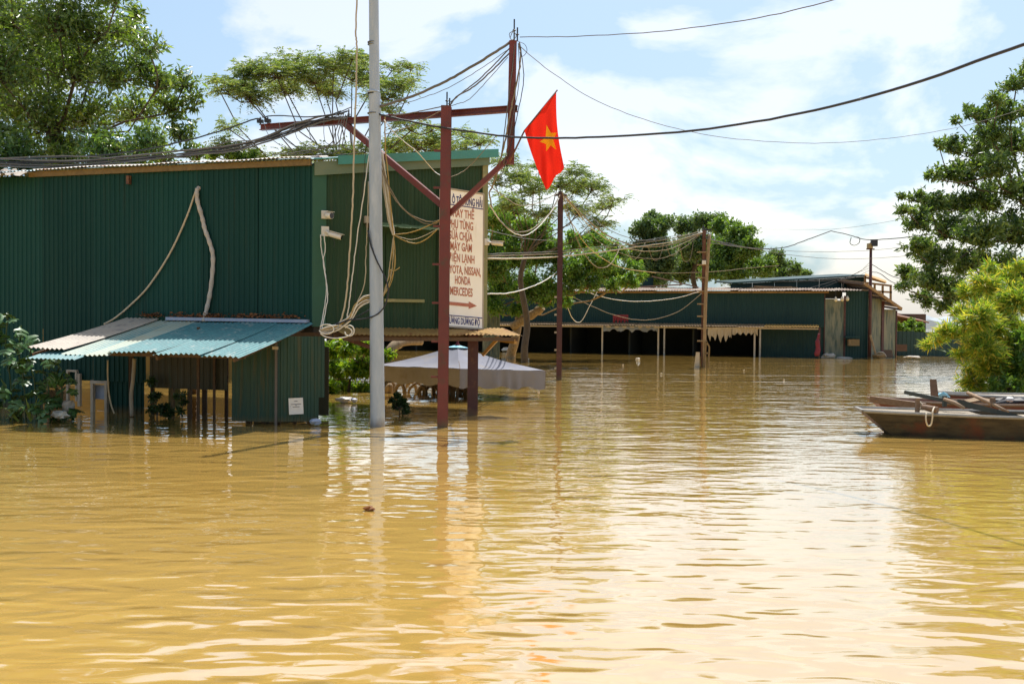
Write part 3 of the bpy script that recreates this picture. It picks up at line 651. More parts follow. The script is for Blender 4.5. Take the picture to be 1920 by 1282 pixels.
cable('thin dark wire dipping from gantry top to far right sky', [(972,82,br.y),(985,96,br.y),(1040,140,16),(1120,190,17.5),(1220,228,19),(1330,254,20.5),(1450,266,22),(1560,268,23),(1680,258,24),(1800,238,25),(1920,205,26),(2000,182,27)], .0085, 'greycable')
cable('thin wire rising from gantry top to the upper sky edge', [(975,70,br.y),(1100,68,13.8),(1250,58,12.8),(1420,34,11.8),(1565,0,11),(1700,-35,10.5)], .006, 'greycable')
cable('fat grey cable bundle from gantry top down to the pole', [(962,76,br.y),(925,100,14.5),(880,128,14.6),(830,156,14.7),(780,178,14.7),(740,192,14.75),(712,200,14.8)], .022, 'greycable')
for i, (lab, pts, r) in enumerate((
    ('thin wire under the fat bundle near the gantry top', [(950,95,14.6),(900,130,14.6),(840,165,14.7),(780,188,14.7),(730,200,14.8)], .005),
    ('dark wire from gantry top to the pins on the runged post', [(958,88,14.6),(930,118,14.7),(895,152,14.8),(865,175,14.9),(845,192,15)], .009),
    ('twisted black wire with a splice between gantry posts', [(955,100,14.65),(920,135,14.7),(885,165,14.8),(858,180,14.9),(843,198,15)], .011),
    ('slack wire drooping below the twisted gantry wires', [(952,108,14.6),(915,150,14.7),(880,186,14.8),(855,196,14.9),(842,200,15)], .005),
    ('dark wire from the runged post top running left along crossbeam', [(840,198,14.95),(800,206,14.9),(770,212,14.85),(735,217,14.8)], .009),
    ('tan wire crossing from the crossbeam to the runged post', [(843,200,14.9),(800,222,14.85),(760,240,14.85),(720,252,14.8)], .007))):
    cable(lab, pts, r, 'greycable' if i != 5 else 'tancable', group='wires between the gantry posts')
for k, (dx, r, mt, lab) in enumerate(((0,.008,'greycable','grey drop wire left of the upper gantry post'),(14,.006,'greycable','thin drop wire right of the upper gantry post'),(22,.007,'black','black drop wire curving right of the upper gantry post'))):
    cable(lab, [(966+dx*.4,82,br.y-.06),(958+dx*1.1,150,br.y-.08),(950+dx*.9,215,br.y-.08),(940+dx*.6,290,br.y-.1),(930+dx*.3,340,15)], r, mt, group='drop wires at the upper gantry post')
cable('tan bundled cable hugging the upper gantry post', [(974,80,br.y-.05),(976,110,br.y-.07),(970,150,br.y-.08),(957,210,br.y-.1),(948,260,br.y-.1),(938,300,14.8),(925,345,15.6),(917,362,16.4)], .013, 'tancable')
cable('coiled thin wire loop at the gantry top', [(972,78,br.y-.05),(984,84,br.y-.1),(988,96,br.y-.12),(980,106,br.y-.1),(974,98,br.y-.08)], .004, 'black')
cable('coiled wire wound around the gantry pins', [(956,72,br.y-.08),(962,60,br.y-.1),(968,68,br.y-.1),(960,76,br.y-.1),(955,64,br.y-.08),(964,58,br.y-.06)], .005, 'greycable')
# bundle of strands from the gantry beam down over the roof
strands = []
for i in range(9):
    r1, r2, r3 = random.uniform(-11,11), random.uniform(-13,13), random.uniform(-11,11)
    y0 = 15.7
    lab = ['lowest','second','third','fourth','fifth','sixth','seventh','eighth','topmost'][i]
    cable(f'{lab} grey strand of the cable bundle sagging from crossbeam over the roof',
          [(648+r1,212+r3,y0),(600+r1,222+i*.9+r2*.4,y0+.1),(545,238+i*1.6+r2*.5,y0+.3),(490,258+i*1.3+r1*.4,16.0),(430,271+i*1.1+r3*.5,16.0),(380,282+i*.9+r2*.5,16.1),(250,292+i*1.1+r1*.6,16.6),(120,299+i*1.1+r3*.6,17.0),(-60,303+i*1.0+r2,17.4)], random.choice((.006,.008,.011,.014)), random.choice(('greycable','greycable','black')), group='cable bundle on the workshop roof')
cable('black cable running from left insulator down over the roof', [(490,222,16.3),(470,226,16.3),(400,250,16.4),(300,275,16.6),(200,290,16.9),(60,297,17.3),(-40,300,17.6)], .012, 'black')
cable('black cable along the crossbeam top to the left insulator', [(655,208,15.6),(620,216,15.7),(570,219,15.9),(520,217,16.1),(492,220,16.3)], .010, 'black')
for i, (px, sag) in enumerate(((600,40),(570,46),(650,58),(690,62))):
    cable(['long grey loop drooping from crossbeam to roof edge','grey loop left of the long loop below crossbeam','short grey loop under the crossbeam brace','grey loop touching the roof beside the pole'][i],
          [(640+i*4,215,15.5),(628+i*6,250,15.5),(620+i*8,270+i*2,15.5),(px-20,286,15.6),(px-60,291,15.8)], .008, 'greycable', group='loops under the crossbeam')
for i in range(5):
    a = random.uniform(500,640)
    cable(['leftmost','second','third','fourth','rightmost'][i] + ' thin stray wire dangling between crossbeam and roof', [(495+i*28,232-i*3,16.2-i*.12),(505+i*26,255+i*2,16.1-i*.1),(530+i*24,275,16-i*.1),(570+i*18,289,15.9-i*.08)], .005, 'greycable', group='stray wires under the crossbeam')
# drops by the pole
cable('cream cable dropping straight from the sky left of the pole', [(670,-60,14.75),(669,0,14.75),(667,60,14.75),(669,90,14.75),(667,180,14.75),(664,260,14.75),(662,360,14.75),(657,450,14.8),(651,540,14.85),(644,585,14.9),(636,608,14.95)], .0135, 'cream')
cable('white cable slanting left of the pole in front of the side wall', [(692,292,14.85),(684,350,14.85),(672,430,14.9),(664,490,14.9),(657,550,14.9),(654,575,14.9),(650,600,14.9)], .009, 'white')
cable('grey cable beside the pole down to its loop of wires', [(691,340,14.8),(689,420,14.8),(686,480,14.85),(684,530,14.85),(668,570,14.9),(650,598,14.9)], .008, 'cream')
cable('thin black wire down the left side of the pole', [(688,262,14.8),(682,330,14.9),(676,420,15),(670,520,15.1),(664,570,15.1)], .004, 'black')
for i in range(4):
    cable(['leftmost','second','third','rightmost'][i] + ' white strand of the thick bundle right of the pole', [(711+i*2,285,14.95),(716+i*2.4,330,15),(723+i*2.6,380,15.05),(730+i*2.2,420,15.1),(737+i*.8,441,15.1)], .012, 'white' if i % 2 else 'cream', group='pale bundle right of the pole')
for i in range(6):
    j = random.uniform(-4,4)
    cable(['first','second','third','fourth','fifth','sixth'][i] + ' yellow wire trailing from the tied bundle down behind the pole', [(738,441,15.1),(734+i*1.2+j*.4,470,15.1),(730+i*1.6+j,500,15.1),(726+i*1.6-j*.6,530,15.1),(716,558,15.1),(703,575,15.05)], .007, 'yellowcable' if i % 3 else 'cream', group='yellow wires behind the pole')
cable('small yellow wire hook sticking out behind the pole', [(730,505,15.1),(738,508,15.05),(746,504,15.05),(750,501,15.05)], .006, 'yellowcable')
cable('yellow wire from the tied bundle to the runged post', [(739,440,15.1),(770,436,15.1),(800,425,15.05),(830,410,14.9),(842,400,14.85)], .008, 'yellowcable')
cable('slack yellow wire looping from tied bundle to the window canopy', [(739,441,15.1),(760,452,15.1),(780,456,15.1),(800,448,15.05),(820,430,15)], .008, 'yellowcable')
cable('second slack yellow wire just above the window canopy', [(739,441,15.1),(755,446,15.1),(775,449,15.1),(800,440,15.1),(822,428,15)], .006, 'cream')
cable('tan wire swinging from pole top band to the runged post', [(714,300,14.9),(730,350,14.95),(760,395,15),(800,415,15),(825,412,14.95),(843,396,14.85)], .009, 'tancable')
cable('second tan wire swinging below to the runged post', [(713,310,14.9),(735,365,14.95),(765,400,15),(800,420,15),(828,414,14.95),(845,398,14.85)], .007, 'tancable')
cable('yellow wire hanging straight from crossbeam right of the pole', [(722,215,14.9),(722,270,14.95),(728,330,15),(733,390,15.05),(738,440,15.1)], .010, 'yellowcable')
cable('white wire from crossbeam slanting over the teal fascia', [(720,225,14.8),(745,255,14.8),(780,283,14.8),(800,305,15),(815,322,15.2),(828,330,15.0)], .007, 'white')
cable('thin tan wire crossing the side wall under the fascia', [(845,332,15),(862,325,15.2),(880,312,15.3),(905,285,15.2),(930,255,15)], .005, 'tancable')
cable('thick black cable looping around the lower pole', [(690,432,14.75),(696,462,14.72),(708,492,14.7),(722,520,14.7),(728,545,14.7),(722,572,14.72),(706,590,14.72),(680,598,14.75),(655,600,14.8),(630,608,14.85)], .0125, 'black')
cable('black cable passing behind the wire coil', [(697,578,15),(680,588,14.95),(660,597,14.95),(640,603,14.95),(618,612,15)], .010, 'black')
for i in range(7):
    j = random.uniform(-5,5); jj = random.uniform(-4,4)
    cable(['innermost','second','third','fourth','fifth','sixth','outermost'][i] + ' pale wire of the tangled coil left of the pole', [(697,553+i*2+j*.5,14.8),(682+j*.3,556+i*2.6,14.8),(668+jj,568+i*2,14.8),(658+jj*.5,590+i*1.5,14.8),(640+j,604+i*2,14.85),(620+jj,612+i*1.8,14.9),(601,617+i*1.0,14.95)], .008, ('white','cream','yellowcable','white','tancable','cream','white')[i], group='tangled coil left of the pole')
for i, (cx, cy, rx, ry) in enumerate(((630,622,30,12),(612,617,14,9),(655,620,9,10))):
    pts = [(cx+rx*math.cos(a), cy+ry*math.sin(a), 14.85) for a in [k*.55-2.6 for k in range(11)]]
    cable(['wide white wire loop hanging under the tangled coil','small white wire loop by the workshop corner','white wire loop close to the awning edge'][i], pts, .010, 'white')
cable('white camera lead down the workshop corner', [(601,440,15.45),(603,470,15.45),(609,505,15.4),(612,545,15.35),(606,590,15.3),(600,618,15.2)], .008, 'white')
cable('second white camera lead beside the first', [(607,440,15.45),(610,468,15.45),(606,490,15.4),(612,530,15.35),(614,560,15.3),(607,600,15.2),(602,622,15.1)], .008, 'white')
cable('thin shadowy tether below the bullet camera', [(624,447,15.4),(627,455,15.4),(626,464,15.4)], .004, 'black')  # short black wire hanging under the camera
# tangle toward the right
cable('tan wire from gantry foot looping to the brown post top', [(917,362,16.4),(925,395,18),(945,422,20),(970,435,22),(1000,428,24),(1030,400,26),(1050,366,26.6)], .018, 'tancable')
cable('white wire looping below toward the brown post', [(918,384,17),(935,410,19),(960,435,22),(985,441,24),(1010,425,25.5),(1035,395,26.4),(1048,372,26.7)], .016, 'white')
cable('tan wire hanging from fascia corner toward the brown post', [(916,345,16),(940,365,19),(975,385,22),(1010,380,25),(1046,362,26.6)], .013, 'tancable')
cable('taut thin wire from camera wall to the brown post', [(914,432,16.8),(950,440,20),(990,448,23),(1044,452,26.7)], .010, 'greycable')
for i, (y0, ym, y1, r, mt) in enumerate(((485,484,436,.030,'cream'),(480,478,433,.018,'tancable'),(476,474,440,.012,'greycable'))):
    cable(['thick cream cable stretched from workshop past the brown post','tan cable just above the thick cream cable','thin grey cable topmost of the stretched three'][i], [(912,y0,17.2),(980,ym,22),(1048,ym-3,26.9),(1120,ym-11,29.5),(1200,ym-22,32),(1260,ym-31,33.5),(1316,y1,34.8)], r, mt, group='cables stretched past the brown post')
for i, (sy, r, mt, lab) in enumerate(((0,.028,'tancable','thick tan bundle drooping between brown and runged middle post'),(8,.018,'cream','cream wire drooping below the thick tan bundle'),(-12,.014,'greycable','grey wire above the drooping tan bundle'),(22,.012,'tancable','lowest tan wire drooping between the two middle posts'))):
    cable(lab, [(1053,360,26.7),(1075,385+sy*.5,27.5),(1110,420+sy,29),(1150,447+sy,30.5),(1200,462+sy,32),(1250,460+sy,33.3),(1290,448+sy*.5,34.2),(1317,436,34.9)], r, mt, group='bundles between brown and middle posts')
cable('deep tan loop hanging right of the brown post', [(1056,362,26.6),(1075,430,27),(1095,475,27.5),(1120,501,28),(1145,495,28.5),(1165,460,29.5)], .018, 'tancable')
cable('yellow wires fanning from brown post top', [(1055,362,26.6),(1062,400,26.8),(1080,430,27.2),(1105,465,28),(1160,500,30),(1230,512,33)], .014, 'yellowcable')
for i, (x0, x1, dp) in enumerate(((1170,1210,22),(1215,1245,24),(1250,1275,16),(1275,1300,26))):
    cable(['first','second','third','fourth'][i] + ' small wire loop hanging under the drooping bundles from the left', [(x0,462,32+i*.6),((x0+x1)/2-6,462+dp,32.2+i*.6),((x0+x1)/2+6,462+dp-2,32.3+i*.6),(x1,455,32.6+i*.6)], .012, 'tancable', group='loops under the drooping bundles')
cable('pale twisted line from the brown post to the tree and workshop', [(1042,512,26.8),(1020,527,25),(990,540,23),(955,549,20),(913,551,17.4)], .018, 'white')
cable('long slack wire across the far green wall', [(1040,540,44),(1080,560,45),(1150,590,45.3),(1210,600,45.3),(1270,585,45.3),(1318,548,45.3)], .022, 'tancable')
cable('white slack wire higher across the far green wall', [(1085,540,45),(1130,557,45.3),(1190,565,45.3),(1260,560,45.3),(1318,545,45.3)], .022, 'white')
cable('v shaped hanging wire on the far wall beside brown post', [(1056,545,44),(1064,575,44.5),(1076,600,45),(1090,602,45),(1105,575,45),(1122,543,45)], .022, 'white')
cable('sloping wire from middle post over far roof', [(1460,498,44),(1400,503,42),(1330,510,38),(1250,512,37),(1180,505,36)], .016, 'tancable')
cable('cable from middle post dipping to the right then rising to clip', [(1322,445,34.9),(1370,460,37),(1420,466,40),(1470,464,42),(1515,449,44),(1558,433,45.5)], .030, 'black')
cable('cable from sky clip over floodlight to the right tree', [(1558,433,45.5),(1590,440,45),(1625,449,44),(1680,447,42),(1740,440,40),(1830,438,36),(1925,430,32)], .030, 'black')
cable('round loop of spare cable near the floodlight', [(1596,445,45),(1594,456,45),(1602,460,45),(1611,455,45),(1611,446,45),(1602,444,45)], .024, 'black')
cable('thin wire from middle post across to far right, upper', [(1325,455,34.9),(1420,466,38),(1520,472,42),(1620,470,43),(1700,463,42),(1780,455,40)], .014, 'greycable')
cable('thin wire from middle post across to far right, lower', [(1325,448,34.9),(1460,475,39),(1560,485,43),(1640,484,44),(1720,478,42),(1780,472,40)], .014, 'greycable')
cable('faint wire high over the far roof', [(1420,430,46),(1500,430,46),(1560,430,45.6),(1640,420,44),(1720,405,42)], .010, 'greycable')
for i, (x1, y1) in enumerate(((1500,545),(1540,540),(1580,542),(1450,528))):
    cable(['first','second','third','fourth'][i] + ' thin drop wire from the far pole to the far roof', [(1631,492+i*5,46),(1600-i*6,515+i*3,46.2),(x1,y1,46.5)], .012, 'greycable', group='drop wires from the far pole')
cable('black cable from far pole down to the right', [(1634,495,46),(1655,508,45),(1680,520,44),(1720,525,42)], .024, 'black')
cable('second black cable from far pole toward right tree', [(1634,510,46),(1650,513,45.5),(1675,530,45),(1700,534,44)], .024, 'black')

# ------------------------------------------------------------------ cctv cameras, junction box
def cctv(px, py, s, label, dx, dz, boxsz=.11, blen=.2, Rr=.04, drop=0.0):
    p = sw(s, z_at(py, px, sw(s,0).y), .03)
    t = thing('security_camera', p, label, 'camera', 'cameras on the workshop')
    az = math.atan2(S.y,S.x)
    g = G(); g.box(p, (boxsz,.05,boxsz*1.25), az); g.build('mount', M['white'], t)
    a = p + SN*.05; b_ = p + S*dx*.12 + SN*.10 + UP*(dz*.2-.01)
    g = G(); g.tube([a, b_], .018, 8); g.build('arm', M['white'], t, True)
    dirv = (S*dx + SN*.45 + UP*dz).normalized()
    st = b_ - dirv*.04; en = st + dirv*blen
    g = G(); g.tube([st, st+dirv*.02, en-dirv*.02, en], [Rr*.7,Rr,Rr,Rr*.97], 12); bo = g.build('body', M['white'], t, True)
    g = G(); g.tube([en-dirv*.012, en+dirv*.004], [Rr*.86,Rr*.86], 12); g.build('lens', M['lens'], bo, True)
    g = G(); sd = dirv.cross(UP).normalized(); uu_ = sd.cross(dirv)
    g.box(st.lerp(en,.55)+uu_*(Rr+.006), (Rr*1.9, blen*1.08, .008), m=Matrix((sd, dirv, uu_)).transposed()); g.build('sun_shield', M['white'], t)
cctv(606, 403, s_of(606), 'upper white security camera on the workshop corner', .22, -.04, .10, .12, .052)
cctv(607, 434, s_of(607), 'lower white bullet camera on the workshop corner pointing right', .55, -.20, .12, .22, .042)
cctv(911, 454, s_of(909), 'white bullet camera on the olive trim beside the sign', .75, -.06, .09, .20, .036)
jb = sw(s_of(686), z_at(412,686,15.9), .05)
jt = thing('junction_box', jb, 'small weathered junction box half hidden behind the pole', 'box')
g = G(); g.box(jb, (.10,.07,.11), math.atan2(S.y,S.x)); g.build('case', M['paleboard'], jt); g = G(); g.box(jb-UP*.09, (.05,.05,.07)); g.build('conduit', M['darkwood'], jt)

# ------------------------------------------------------------------ flag
fl = thing('flag', P(957,299,br.y-.1), 'red flag with yellow star hanging from a slanted staff', 'flag')
FY = br.y - .12
def fdepth(px, py):
    v = (py-172)/180.0; return FY + .05*math.sin(px*.16 + py*.02)*(.25+v) + .02*math.sin(px*.33-py*.03)*v - .05*v
g = G(); g.tube([P(955,304,FY), P(983,246,FY), P(1045,169,FY)], [.013,.012,.011], 8); g.build('staff', M['rustpost'], fl, True)
A_, B_, C_, D_ = (983,245),(1043,172),(1058,313),(1024,356)
nu, nv = 36, 44; vs = []; fs = []
for j in range(nv+1):
    v = j/nv
    for i in range(nu+1):
        u = i/nu
        x = (A_[0]*(1-u)+B_[0]*u)*(1-v) + (D_[0]*(1-u)+C_[0]*u)*v
        y = (A_[1]*(1-u)+B_[1]*u)*(1-v) + (D_[1]*(1-u)+C_[1]*u)*v
        x += 4.0*math.sin(v*math.pi)*(-.6 if u < .5 else .0)*(1-2*u) ; y += 3*math.sin(u*9)*v
        x += -5*math.sin(v*math.pi)*max(0,u-.5)*2
        vs.append(P(x, y, fdepth(x,y)))
for j in range(nv):
    for i in range(nu): fs.append((j*(nu+1)+i, j*(nu+1)+i+1, (j+1)*(nu+1)+i+1, (j+1)*(nu+1)+i))
g = G(); g.add(vs, fs); fc = g.build('cloth', M['flagred'], fl, True)
tips = [(1024.7,234.5),(1044,249),(1043,281),(1024,284),(1012,266)]
cx_, cy_ = 1031, 262
inner = [(1035,247),(1041,265),(1034,277),(1022,273),(1022,252)]
inner = [(1033,249.5),(1037.5,262),(1032.5,273),(1024,270.5),(1023,258)]
ring = []
for i in range(5): ring += [tips[i], inner[i]]
def starmesh(off):
    vs = []; fs = []; K = 6; idx = {}
    def pid(x, y):
        k_ = (round(x,2), round(y,2))
        if k_ not in idx: idx[k_] = len(vs); vs.append(P(x, y, fdepth(x,y)+off))
        return idx[k_]
    for i in range(10):
        a, b_ = ring[i], ring[(i+1)%10]; c_ = (1029.5,262.5)
        def q(i_, j_):
            k_ = K-i_-j_; return pid((c_[0]*k_+a[0]*i_+b_[0]*j_)/K, (c_[1]*k_+a[1]*i_+b_[1]*j_)/K)
        for i_ in range(K):
            for j_ in range(K-i_):
                fs.append((q(i_,j_), q(i_+1,j_), q(i_,j_+1)))
                if i_+j_ < K-1: fs.append((q(i_+1,j_), q(i_+1,j_+1), q(i_,j_+1)))
    g = G(); g.add(vs, fs); return g
starmesh(-.008).build('star', M['flagyellow'], fc, True)

# ------------------------------------------------------------------ parasol
PY = 20.6; pcx = P(858,600,PY).x
par = thing('parasol', (pcx,PY,0), 'faded grey square parasol half sunk in the flood beside posts', 'parasol')
hw = 1.66; zt = z_at(647,858,PY); ze = z_at(691,858,17.6)
rz = math.radians(33)
def pc(a, r, z): return V((pcx + r*math.cos(a), PY + r*math.sin(a), z))
cor = [rz - math.pi/2 - math.radians(45) + k*math.pi/2 for k in range(4)]
# corners fixed in plan: left, front, right, back
cor = [math.radians(a) for a in (190, 275, 352, 92)]; rad = [1.80, 1.42, 1.84, 1.65]
zc_ = [z_at(685,690,20.3), z_at(691,866,19.2), z_at(695,1024,20.4), z_at(686,858,22)]
apex = V((pcx,PY,zt))
for k in range(4):
    a = V((pc(cor[k],rad[k],0).x, pc(cor[k],rad[k],0).y, zc_[k])); b_ = pc(cor[(k+1)%4], rad[(k+1)%4], 0); b_ = V((b_.x,b_.y,zc_[(k+1)%4]))
    g = G(); n = 14; vs = []; fs = []
    for j in range(n+1):
        v = j/n
        for i in range(n+1):
            u = i/n; e = a.lerp(b_, u); p = apex.lerp(e, v)
            sag = -.10*math.sin(math.pi*v)*math.sin(math.pi*u)*v**.5 - .05*math.sin(math.pi*v)
            vs.append(p + UP*(sag + .010*math.sin(u*17+v*5)*v + .012*math.sin(u*5+v*11)*v*(1-v)))
    for j in range(n):
        for i in range(n): fs.append((j*(n+1)+i, j*(n+1)+i+1, (j+1)*(n+1)+i+1, (j+1)*(n+1)+i))
    g.add(vs, fs); pn = g.build('canopy_panel', M['canvas'], par, True)
    g = G(); n = 60; vs = []; fs = []; dr = .33 if k != 1 else .36
    nn_ = (b_-a).cross(UP).normalized()
    for j in range(5):
        for i in range(n+1):
            u = i/n; e = a.lerp(b_, u)*1.0; amp = .035*(j/4)
            if k == 0: amp *= .35
            fold = amp*math.sin(u*38+math.sin(u*11)*2)*(1.0 if .05<u<.75 else .35)
            bot = .03*math.sin(u*21+k)*(j/4)
            vs.append(e - UP*(dr*j/4 + bot) + nn_*fold)
    for j in range(4):
        for i in range(n): fs.append((j*(n+1)+i, j*(n+1)+i+1, (j+1)*(n+1)+i+1, (j+1)*(n+1)+i))
    g.add(vs, fs); g.build('valance', M['canvas'] if k == 1 else M['canvas2'], par, True)
    g = G(); g.tube([apex-UP*.04, (apex+a)*.5-UP*.07, a-UP*.015], .014, 6); g.build('rib', M['darkwood'], par)
g = G(); g.tube([V((pcx,PY,-1.6)), V((pcx,PY,zt+.02))], .028, 10); g.build('pole', M['barkpale'], par, True)
g = G(); g.tube([V((pcx,PY,zt-.01)),V((pcx,PY,zt+.02)),V((pcx,PY,zt+.05)),V((pcx,PY,zt+.06)),V((pcx,PY,zt+.10)),V((pcx,PY,zt+.12))], [.05,.05,.02,.03,.03,.01], 10); g.build('finial', M['maroon'], par, True)
g = G(); vs = [V((pcx,PY,zt+.012))] + [V((pcx,PY,zt+.012)).lerp(V((pc(c,r,0).x,pc(c,r,0).y,z))-UP*.0, .13)+UP*.0 for c, r, z in zip(cor,rad,zc_)]
g.add(vs, [(0,1,2),(0,2,3),(0,3,4),(0,4,1)]); g.build('vent_cap', M['bluebag'], par)

# ------------------------------------------------------------------ foliage machinery
def leaf_mesh(name, pos, dirs, length, width, mat, parent, fold=.25, jitter=.3, droop=0.0, kind=None):
    n = len(pos); pos = np.asarray(pos, dtype=np.float32); d = np.asarray(dirs, dtype=np.float32)
    d = d / (np.linalg.norm(d, axis=1, keepdims=True)+1e-9)
    rnd = RNG.normal(size=(n,3)).astype(np.float32); rnd[:,2] += .9
    side = np.cross(d, rnd); side /= (np.linalg.norm(side, axis=1, keepdims=True)+1e-9)
    nrm = np.cross(side, d)
    ln = (length*(1+jitter*RNG.uniform(-1,1,n))).astype(np.float32)[:,None]; wd = (width*(1+jitter*RNG.uniform(-1,1,n))).astype(np.float32)[:,None]
    v = np.empty((n,4,3), dtype=np.float32)
    v[:,0] = pos; v[:,2] = pos + d*ln; v[:,2,2] -= (droop*ln)[:,0]
    mid = pos + d*ln*.45
    v[:,1] = mid + side*wd*.5 + nrm*wd*fold; v[:,3] = mid - side*wd*.5 + nrm*wd*fold
    org = np.array(wloc(parent), dtype=np.float32) if parent is not None else np.zeros(3, dtype=np.float32)
    me = bpy.data.meshes.new(name); me.vertices.add(4*n); me.vertices.foreach_set('co', (v - org).ravel())
    tri = np.empty((n,2,3), dtype=np.int32); b = np.arange(n, dtype=np.int32)[:,None]*4
    tri[:,0] = b + np.array([0,1,2]); tri[:,1] = b + np.array([0,2,3])
    me.loops.add(6*n); me.loops.foreach_set('vertex_index', tri.ravel())
    me.polygons.add(2*n); me.polygons.foreach_set('loop_start', np.arange(0,6*n,3,dtype=np.int32))
    me.update(calc_edges=True); me.validate(); me.materials.append(mat)
    ob = bpy.data.objects.new(name, me); COL.objects.link(ob)
    if parent is not None: ob.parent = parent
    if kind: ob['kind'] = kind
    return ob

def rv():
    v = V(RNG.normal(size=3)); return v.normalized()
def plant(name, label, cat, base, lobes, trunk_r, leaf, nleaf, leaf_l, leaf_w, lmat, bmat, twigs=14, style='plain', group=None, flat=.8, fork=.35, trunk_top=None, droop=.2, bare=0.0, twig_r=.012, spread=.22, reuse=.35, limb=.55):
    """lobes: (point, radius). style 'plain' | 'feather' | 'bamboo'"""
    root = thing(name, base, label, cat, group)
    base = V(base); cen = sum((l[0] for l in lobes), V((0,0,0)))/len(lobes)
    top = trunk_top or V((base.x*.6+cen.x*.4, base.y*.6+cen.y*.4, base.z + (cen.z-base.z)*.85))
    nodes = []; par_ = []
    NT = 6
    for i in range(NT+1):
        p = base.lerp(top, i/NT)
        if 0 < i < NT: p += V((RNG.normal()*.1, RNG.normal()*.1, 0))*min(1.0, trunk_r*6)
        nodes.append(p); par_.append(i-1)
    cost = [0.0]*(NT+1)
    ls = sorted(lobes, key=lambda l: (l[0]-top).length)
    lobe_node = []
    start = max(1, int(fork*NT))
    for c, r in ls:
        best = None
        for i in range(start, len(nodes)):
            dd = (nodes[i]-c).length; up = max(0, nodes[i].z - c.z)
            s_ = dd + reuse*cost[i] + 1.2*up
            if best is None or s_ < best[0]: best = (s_, i, dd)
        i = best[1]; a = nodes[i]; b_ = c - V((0,0,r*.35)); prev = i
        segs = max(2, int(best[2]/1.0))
        for k in range(1, segs+1):
            u = k/segs; p = a.lerp(b_, u) + V((RNG.normal(),RNG.normal(),RNG.normal()))*(.05*best[2]*(1 if k < segs else 0)) - UP*(.10*best[2]*math.sin(math.pi*u))
            nodes.append(p); par_.append(prev); cost.append(cost[prev]+best[2]/segs); prev = len(nodes)-1
        lobe_node.append((prev, c, r))
    cnt = [0]*len(nodes)
    for nd, c, r in lobe_node:
        i = nd
        while i >= 0: cnt[i] += 1; i = par_[i]
    tot = max(cnt); rad = [max(trunk_r*(q/tot)**.6*limb, twig_r*1.5) for q in cnt]
    for i in range(NT+1): rad[i] = max(rad[i], trunk_r*(1.15-.4*i/NT))
    g = G()
    # trunk
    g.tube(smooth_pts(nodes[:NT+1], 3), [trunk_r*(1.2-.5*i/(NT*3)) for i in range(NT*3+1)], 9)
    done = set()
    for i in range(NT+1, len(nodes)):
        p = par_[i]
        g.tube([nodes[p], nodes[i]], [min(rad[p], rad[i]*1.35), rad[i]], 6, caps=False)
    # twigs and leaves
    totr = sum(r*r for _, _, r in lobe_node)
    POS = []; DIR = []
    for nd, c, r in lobe_node:
        k = max(4, int(twigs*(r*r/(totr/len(lobe_node)))**.5)); nl = int(nleaf*r*r/totr/k)
        st = nodes[nd]
        for q in range(k):
            dv = rv(); dv.z = dv.z*.8 + .15
            e = c + V((dv.x*r, dv.y*r, dv.z*r*flat)) * (.30+.78*RNG.random())
            mid_ = st.lerp(e, .5) + rv()*r*.12 - UP*r*.05
            pts = smooth_pts([st, mid_, e], 3)
            g.tube(pts, [twig_r*(1.3-.9*i/(len(pts)-1)) for i in range(len(pts))], 4, caps=False)
            od = (e-st).normalized()
            if style == 'feather':
                nf = max(2, nl//14)
                for f in range(nf):
                    u = 1-.6*RNG.random()**1.5; o = st.lerp(e, u) + rv()*r*.10
                    fd = (od*.5 + rv()*.9); fd.z = fd.z*.35+.08; fd.normalize(); fl_ = leaf_l*4.2*(.7+.6*RNG.random())
                    sd = fd.cross(UP).normalized()
                    for m_ in range(7):
                        x = (m_+.8)/7
                        pp = o + fd*(fl_*x) - UP*(fl_*.35*x*x)
                        for sg_ in (-1,1):
                            POS.append(pp); DIR.append(sd*sg_ + fd*.55 - UP*.25)
            elif style == 'bamboo':
                for f in range(max(1, nl//3)):
                    u = 1-.85*RNG.random(); o = st.lerp(e, u) + rv()*r*.42*RNG.random()
                    bd_ = (od + rv()*.5); bd_.z -= .25
                    for m_ in range(3):
                        POS.append(o + rv()*.03); DIR.append(bd_ + rv()*.6 - UP*.25)
            else:
                for f in range(nl):
                    u = 1-.75*RNG.random()**1.3
                    o = mid_.lerp(e, u) + rv()*r*spread*RNG.random()
                    POS.append(o); DIR.append(od*.35 + rv() - UP*droop)
    g.build('trunk', bmat, root, True)
    POS = np.array([tuple(p) for p in POS]); DIR = np.array([tuple(p) for p in DIR])
    leaf_mesh('crown', POS, DIR, leaf_l, leaf_w, lmat, root, kind='stuff', jitter=.48)
    return root
def lob(lst, Y, dep=.6, k=1.0):
    res = []
    for px, py, r in lst:
        rm = r/FPX*Y; yy = Y + RNG.uniform(-1,1)*dep
        res.append((P(px,py,yy), rm*k))
    return res

